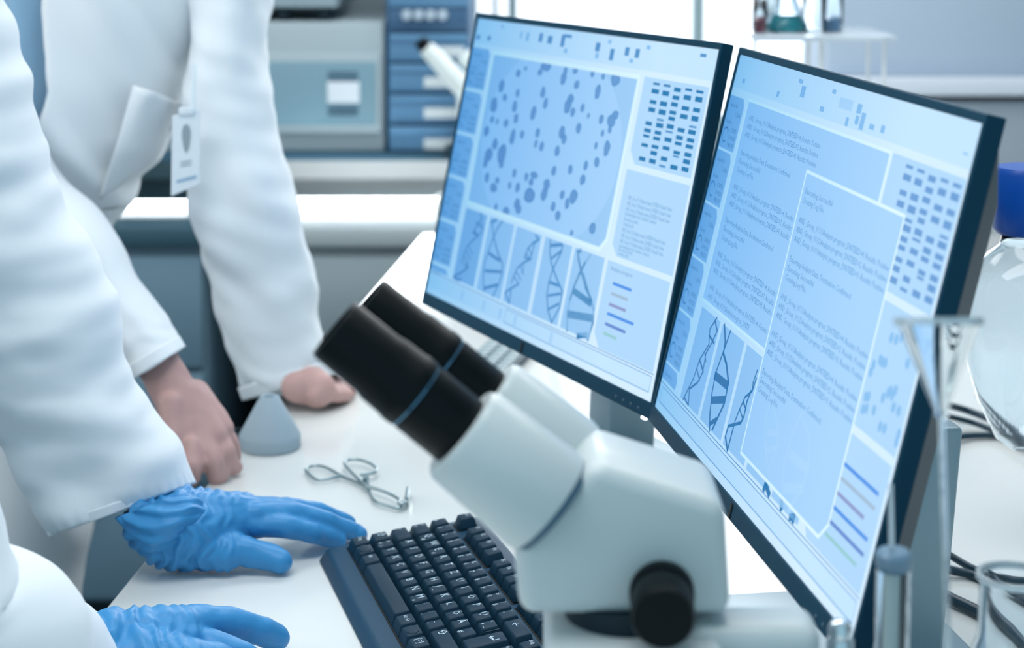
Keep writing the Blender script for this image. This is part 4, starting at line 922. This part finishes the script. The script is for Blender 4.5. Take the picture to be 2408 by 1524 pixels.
def coat_span(s):
    lx, rx, y = ring_px(s)
    if y > 352: er = el = 134 if y < 500 else (lx + rx)/2
    else: er, el = interp(edge, y, 1), interp(edge, y, 2)
    def ang(px):
        x = max(-.98, min(.98, (px - (lx + rx)/2)/((rx - lx)/2))); x = math.copysign(abs(x)**(2.2/2), x); return math.acos(max(-1, min(1, x)))
    a, b = ang(er), ang(el)
    if y > 352: a, b = a + .02, b - .02
    return (a, b - 2*math.pi)
def coat_disp(s, t, p):
    q = p.x*1.0
    f = .014*nz(p.x*16 + p.z*5, p.z*2.2, 3) + .007*nz(p.x*34 + p.z*16, p.z*6, 8)
    f += .006*max(0, math.sin(p.x*55 + p.z*22))**3*max(0, math.sin(t))
    return f
bm = bmesh.new(); loft(bm, R_, 10, 150, coat_disp, closed=False, span=coat_span)
# sleeves of the same coat
slL = [((440, -120), (618, -190), 2.18, .075), ((446, -30), (634, -60), 2.17, .078), ((447, 70), (630, 40), 2.16, .075), ((436, 190), (629, 150), 2.15, .07), ((425, 300), (648, 265), 2.14, .066), ((438, 420), (675, 395), 2.13, .064), ((462, 545), (707, 520), 2.13, .062),
       ((498, 690), (738, 640), 2.14, .06), ((532, 805), (747, 740), 2.15, .058), ((558, 885), (770, 812), 2.155, .057), ((577, 940), (812, 872), 2.16, .057)]
def slv_disp(seed, amp=1.):
    def f(s, t, p):
        return 1.5*amp*(.0055*nz(p.x*14 + seed, p.z*13 + p.x*8, seed) + .0035*nz(p.x*10 + p.z*34, t*1.3, seed + 4) + .002*math.sin(s*60 + 3*math.sin(t*2 + seed))*max(0, s - .55))
    return f
loft(bm, rings_from_px(slL), 10, 90, slv_disp(3))
slR = [((-190, 60), (10, 90), 2.12, .07), ((-110, 200), (70, 260), 2.08, .07), ((-20, 350), (140, 405), 2.03, .062), ((50, 440), (215, 480), 2.0, .06), ((120, 520), (275, 560), 1.97, .058), ((195, 655), (320, 650), 1.94, .05), ((262, 775), (372, 728), 1.91, .044), ((298, 835), (403, 778), 1.895, .041), ((326, 885), (428, 820), 1.885, .0395)]
loft(bm, rings_from_px(slR), 10, 80, slv_disp(11, .5))
coat = obj('lab_coat', bm, M_coat, pb, smooth='keep'); solid(coat, .0022)
# stitched cuffs
def cuff(spec, i, grow, name='cuff', m=M_coat, parent=pb):
    r = rings_from_px(spec[-2:]); a, b = r; u = i
    rr = [(b[0] + (a[0] - b[0])*u, (b[1] + (a[1] - b[1])*u)*grow, (b[2] + (a[2] - b[2])*u)*grow), (b[0], b[1]*grow, b[2]*grow)]
    bm = bmesh.new(); loft(bm, rr, 6, 80); o = obj(name, bm, m, parent, smooth='keep'); solid(o, .0016, 1); return o
cuff(slL, .55, 1.012); cuff(slR, .62, 1.015)
# shirt
sh_r = [(c, A*.90, B*.82) for c, A, B in R_[:10]]
def shirt_disp(s, t, p): return .007*math.sin(p.x*75 + p.z*6) + .004*nz(p.x*40, p.z*10, 2)
bm = bmesh.new(); loft(bm, sh_r, 8, 140, shirt_disp); obj('shirt', bm, M_shirt, pb, smooth='keep')
# breast pocket
def front_pt(px, py, out):
    for s in [i/300 for i in range(301)]:
        if ring_px(s)[2] >= py: break
    lx, rx, y = ring_px(s); x = max(-.995, min(.995, (px - (lx+rx)/2)/((rx-lx)/2)))
    f = s*NT; i = min(int(f), NT-1); u = f - i; B = R_[i][2].lerp(R_[i+1][2], u)
    yy = (1 - abs(x)**2.2)**(1/2.2)
    base = Q(px, py, 2.22); d = (CAM - base).normalized()
    return base + d*(B.length*yy + out)
bm = bmesh.new(); NU, NV = 16, 16; g = []
for j in range(NV + 1):
    v = j/NV; row = []
    for i in range(NU + 1):
        u = i/NU
        Lp = V((315, 200)).lerp(V((236, 468)), v); Rp = V((436, 246)).lerp(V((372, 372)), v)
        p = Lp.lerp(Rp, u) + V((0, -14*math.sin(math.pi*u)*(1 - v)*0))
        gape = .03*(1 - v)**2*math.sin(math.pi*min(1, u*1.1))*1.0
        row.append(bm.verts.new(front_pt(p.x, p.y, .012 + gape)))
    g.append(row)
for a, b in zip(g, g[1:]):
    for i in range(NU): bm.faces.new([a[i], a[i+1], b[i+1], b[i]])
o = obj('pocket', bm, M_coat, pb, smooth='keep'); solid(o, .003, 0)

# badge
bY = 2.045
bt = thing('id_badge', Q(438, 460, bY), 'white identity badge with a small grey emblem hanging from the coat pocket', 'badge')
bc = [Q(405, 272, bY), Q(470, 258, bY), Q(470, 432, bY), Q(402, 462, bY)]
bm = bmesh.new(); prism(bm, bc, (0, .0018, 0), .0005); cdn = obj('card', bm, M_card, bt, smooth=False)
bm = bmesh.new()
def dec(pts, mi): f = bm.faces.new([bm.verts.new(Q(x, y, bY - .0006)) for x, y in pts]); f.material_index = mi
dec([(438 + 10*math.cos(a)*(1 - .35*math.sin(a)), 326 + 34*math.sin(a)) for a in [2*math.pi*i/24 for i in range(24)]], 0)
for y in (380, 388): dec([(424, y + 1), (450, y - 3), (450, y), (424, y + 4)], 0)
dec([(415, 424), (462, 412), (462, 419), (415, 431)], 1)
obj('print', bm, [M_greyprint, M_blueprint], cdn, smooth=False)
bm = bmesh.new(); prism(bm, [Q(452, 150, 2.06), Q(462, 150, 2.06), Q(459, 262, bY), Q(448, 264, bY)], (0, .0015, 0), .0004); obj('strap', bm, mat('clear_strap', 'dbe7ee', .3), bt)
bm = bmesh.new(); c = Q(441, 262, bY); box(bm, c - V((.010, .003, .004)), c + V((.008, .002, .005)), .0015); obj('clip', bm, M_card, bt)

# ---- person with blue gloves at the left of the frame
pa = thing('person', (-.86, 1.42, 0), 'person in a white lab coat resting blue gloved hands beside the keyboard', 'person')
hipA = V((-.90, 1.42, T + .10)); chA = V((-.70, 1.42, T + .50)); nkA = V((-.64, 1.40, T + .74)); sLA = Q(-230, -300, 1.63); sRA = V((-.62, 1.22, T + .57))
slA = [((-380, -330), (-110, -420), 1.63, .075), ((-340, -160), (-60, -230), 1.63, .085), ((-320, 40), (-15, -40), 1.63, .085), ((-300, 200), (12, 118), 1.63, .085), ((-280, 360), (66, 255), 1.62, .082), ((-262, 520), (112, 395), 1.62, .08), ((-235, 690), (182, 545), 1.62, .078), ((-195, 830), (240, 695), 1.62, .075), ((-135, 930), (288, 800), 1.62, .07),
       ((-55, 1000), (335, 890), 1.62, .066), ((20, 1055), (372, 975), 1.62, .062), ((75, 1150), (402, 1060), 1.62, .058), ((129, 1258), (432, 1146), 1.62, .055)]
wrA = P(330, 1232, .055); wrA2 = P(258, 1545, .04)
elA = Q(10, 700, 1.635); elA2 = Q(-120, 1510, 1.12)
bm = bmesh.new()
chain(bm, [(hipA, .15), ((hipA + chA)/2, .13), (chA, .14), (nkA, .06)]); chain(bm, [(sLA, .06), (chA + V((0, 0, .04)), .1), (sRA, .06)])
hA = nkA + V((.06, 0, .14)); chain(bm, [(nkA, .055), (hA, .08)]); chain(bm, [(hA, .088), (hA + V((.04, 0, -.05)), .055)]); chain(bm, [(hA + V((.095, 0, -.01)), .012), (hA + V((.105, 0, -.03)), .013)])
chain(bm, [(sLA, .05), (Q(-160, 300, 1.64), .045), (elA, .04), (Q(290, 1060, 1.63), .024), (P(360, 1232, .046), .015)]); chain(bm, [(sRA, .05), (elA2, .036), (P(285, 1585, .030), .015)])
for s in (-1, 1):
    a = V((hipA.x, hipA.y + .1*s, hipA.z - .04)); chain(bm, [(a, .09), (V((a.x, a.y, .48)), .065), (V((a.x - .02, a.y, .09)), .045)]); chain(bm, [(V((a.x - .02, a.y, .06)), .04), (V((a.x + .12, a.y, .035)), .034)])
fuse('body', bm, .007, 3, M_skin, pa)
bm = bmesh.new(); chain(bm, [(hA + V((-.03, 0, .03)), .093), (hA + V((-.035, 0, -.02)), .085)]); fuse('hair', bm, .009, 2, M_hair, pa)
bm = bmesh.new()
for s in (-1, 1):
    a = V((hipA.x, hipA.y + .1*s, hipA.z - .03)); chain(bm, [(a, .105), (V((a.x, a.y, .48)), .082), (V((a.x - .02, a.y, .12)), .06)])
fuse('trousers', bm, .01, 2, M_trouser, pa)
bm = bmesh.new()
for s in (-1, 1): chain(bm, [(V((hipA.x - .02, hipA.y + .1*s, .045)), .043), (V((hipA.x + .13, hipA.y + .1*s, .04)), .038)])
fuse('shoes', bm, .006, 3, M_rubber, pa)
# coat of the gloved person
bm = bmesh.new()
def vring(c, ax_, ay): return (V(c), V((0, ay, 0)), V((ax_, 0, 0)))
loft(bm, [vring((-.64, 1.40, T + .70), .06, .09), vring((-.65, 1.41, T + .62), .11, .19), vring((-.70, 1.42, T + .44), .15, .20), vring((-.82, 1.42, T + .12), .16, .19), vring((-.90, 1.42, T - .2), .18, .21), vring((-.90, 1.42, T - .45), .19, .23)], 10, 90, lambda s, t, p: .008*nz(p.y*14, p.z*3, 5))
def slA_disp(s, t, p):
    k_ = max(0, math.sin(t))
    f = .017*nz(p.x*9 + 2, p.z*13 + p.x*7, 1.5) + .009*nz(p.x*16 - p.z*9, p.z*26, 6) + .0025*nz(p.x*30, p.z*45, 9)
    f += .0012*math.sin(t*95)*max(0, s - .965)*25
    return f
loft(bm, rings_from_px(slA), 14, 130, slA_disp)
slA2 = [(sRA + V((.02, 0, 0)), V((0, 0, .0)), None)]
def axis_rings(pts):
    out = []
    for i, (c, r) in enumerate(pts):
        a = (V(pts[min(i+1, len(pts)-1)][0]) - V(pts[max(i-1, 0)][0])).normalized(); s = a.cross(V((0, 0, 1))).normalized(); u = s.cross(a)
        out.append((V(c), s*r, u*r))
    return out
rr = [(sRA + V((-.03, .02, .02)), .075), (sRA.lerp(elA2, .4), .078), (Q(-215, 1480, 1.10), .072), (Q(-80, 1530, 1.13), .068), (Q(5, 1570, 1.2), .062), (Q(95, 1600, 1.28), .058), (Q(175, 1625, 1.36), .052)]
loft(bm, axis_rings(rr), 12, 90, slv_disp(21, .9))
coat2 = obj('lab_coat', bm, M_coat, pa, smooth='keep'); solid(coat2, .0024)
# hem band on the near-camera edge of the left sleeve
cuff(slA, .22, 1.006, parent=pa)

# gloves
def wr_disp(w0, axis, L):
    axis = axis.normalized()
    def f(co, n):
        s = (co - w0).dot(axis)
        k = max(0, 1 - max(0, s)/L)
        d = .0024*k*math.sin(s*520 + 2.2*nz(co.x*35, co.y*35, co.z*60)*3)
        d += .0009*nz(co.x*90, co.y*90, co.z*90)
        return d
    return f
bm = bmesh.new()
W0 = P(345, 1226, .050)
chain(bm, [(P(352, 1232, .046), .024), (P(400, 1240, .040), .027)])
chain(bm, [(P(372, 1196, .056), .016), (P(420, 1184, .054), .019)]); chain(bm, [(P(372, 1272, .032), .017), (P(420, 1285, .026), .021)])
chain(bm, [(P(382, 1250, .036), .030), (P(470, 1248, .036), .028), (P(560, 1230, .034), .021)])
chain(bm, [(P(395, 1200, .052), .021), (P(480, 1196, .048), .019), (P(575, 1196, .042), .0155)])
chain(bm, [(P(400, 1290, .022), .020), (P(480, 1292, .021), .019), (P(530, 1300, .020), .017)])
chain(bm, [(P(420, 1215, .050), .024), (P(540, 1205, .046), .018), (P(610, 1205, .040), .014)])
chain(bm, [(P(440, 1250, .040), .026), (P(560, 1222, .038), .020), (P(640, 1228, .032), .0135)])
# fingers: index, middle, ring, little
chain(bm, [(P(600, 1232, .036), .0125), (P(668, 1238, .033), .0108), (P(735, 1252, .024), .0098), (P(788, 1268, .0105), .0088), (P(796, 1272, .009), .0080)])
chain(bm, [(P(600, 1212, .043), .0125), (P(690, 1208, .038), .0112), (P(770, 1228, .026), .0100), (P(835, 1252, .0105), .0088), (P(846, 1257, .009), .0080)])
chain(bm, [(P(590, 1200, .044), .0122), (P(672, 1196, .040), .0108), (P(748, 1204, .030), .0098), (P(818, 1232, .013), .0088)])
chain(bm, [(P(570, 1196, .042), .0118), (P(632, 1192, .038), .0102), (P(700, 1198, .028), .0090), (P(752, 1214, .014), .0080)])
# thumb
chain(bm, [(P(480, 1290, .024), .0175), (P(548, 1290, .022), .0150), (P(600, 1303, .0175), .0132), (P(640, 1312, .0145), .0122), (P(660, 1320, .0125), .0112)])
axg = P(560, 1240, .04) - W0
fuse('glove', bm, .0018, 5, M_glove, pa, wr_disp(W0, axg, .10), True)
# flared cuff rim of that glove
bm = bmesh.new()
gr = [((281, 1214), (418, 1160), P(340, 1195, .06).y, .026), ((318, 1256), (436, 1168), P(375, 1222, .052).y, .030), ((352, 1290), (462, 1178), P(400, 1240, .046).y, .030), ((398, 1298), (486, 1200), P(430, 1245, .042).y, .020)]
loft(bm, rings_from_px(gr), 12, 90, lambda s, t, p: (.0028*math.sin(t*9 + s*14) + .003*nz(p.x*80, p.z*80, p.y*80))*(1 - .7*s))
o = obj('glove_cuff', bm, M_glove, pa, smooth='keep', label='crumpled blue cuff of the far glove'); solid(o, .001)

# near glove (right hand)
bm = bmesh.new()
W1 = P(210, 1520, .045)
chain(bm, [(P(150, 1540, .045), .032), (P(240, 1530, .042), .030), (P(330, 1520, .038), .029), (P(410, 1520, .034), .027)])
chain(bm, [(P(320, 1560, .034), .030), (P(430, 1580, .030), .026), (P(500, 1570, .028), .020)])
chain(bm, [(P(330, 1500, .044), .024), (P(420, 1485, .044), .020)])
chain(bm, [(P(400, 1475, .046), .0165), (P(475, 1462, .044), .0138), (P(550, 1466, .036), .0125), (P(612, 1484, .024), .0122), (P(650, 1500, .0135), .0112)])
chain(bm, [(P(420, 1520, .034), .0150), (P(500, 1518, .034), .0125), (P(570, 1540, .026), .0110), (P(640, 1580, .012), .0095)])
chain(bm, [(P(430, 1560, .032), .0140), (P(510, 1570, .032), .0115), (P(590, 1600, .022), .0105), (P(650, 1640, .012), .0090)])
chain(bm, [(P(430, 1600, .030), .0135), (P(510, 1615, .030), .0110), (P(580, 1650, .020), .0100), (P(630, 1690, .012), .0090)])
chain(bm, [(P(410, 1630, .028), .0125), (P(480, 1660, .026), .0102), (P(540, 1700, .014), .0090)])
fuse('glove', bm, .0018, 5, M_glove, pa, wr_disp(W1, P(420, 1500, .04) - W1, .09), True)
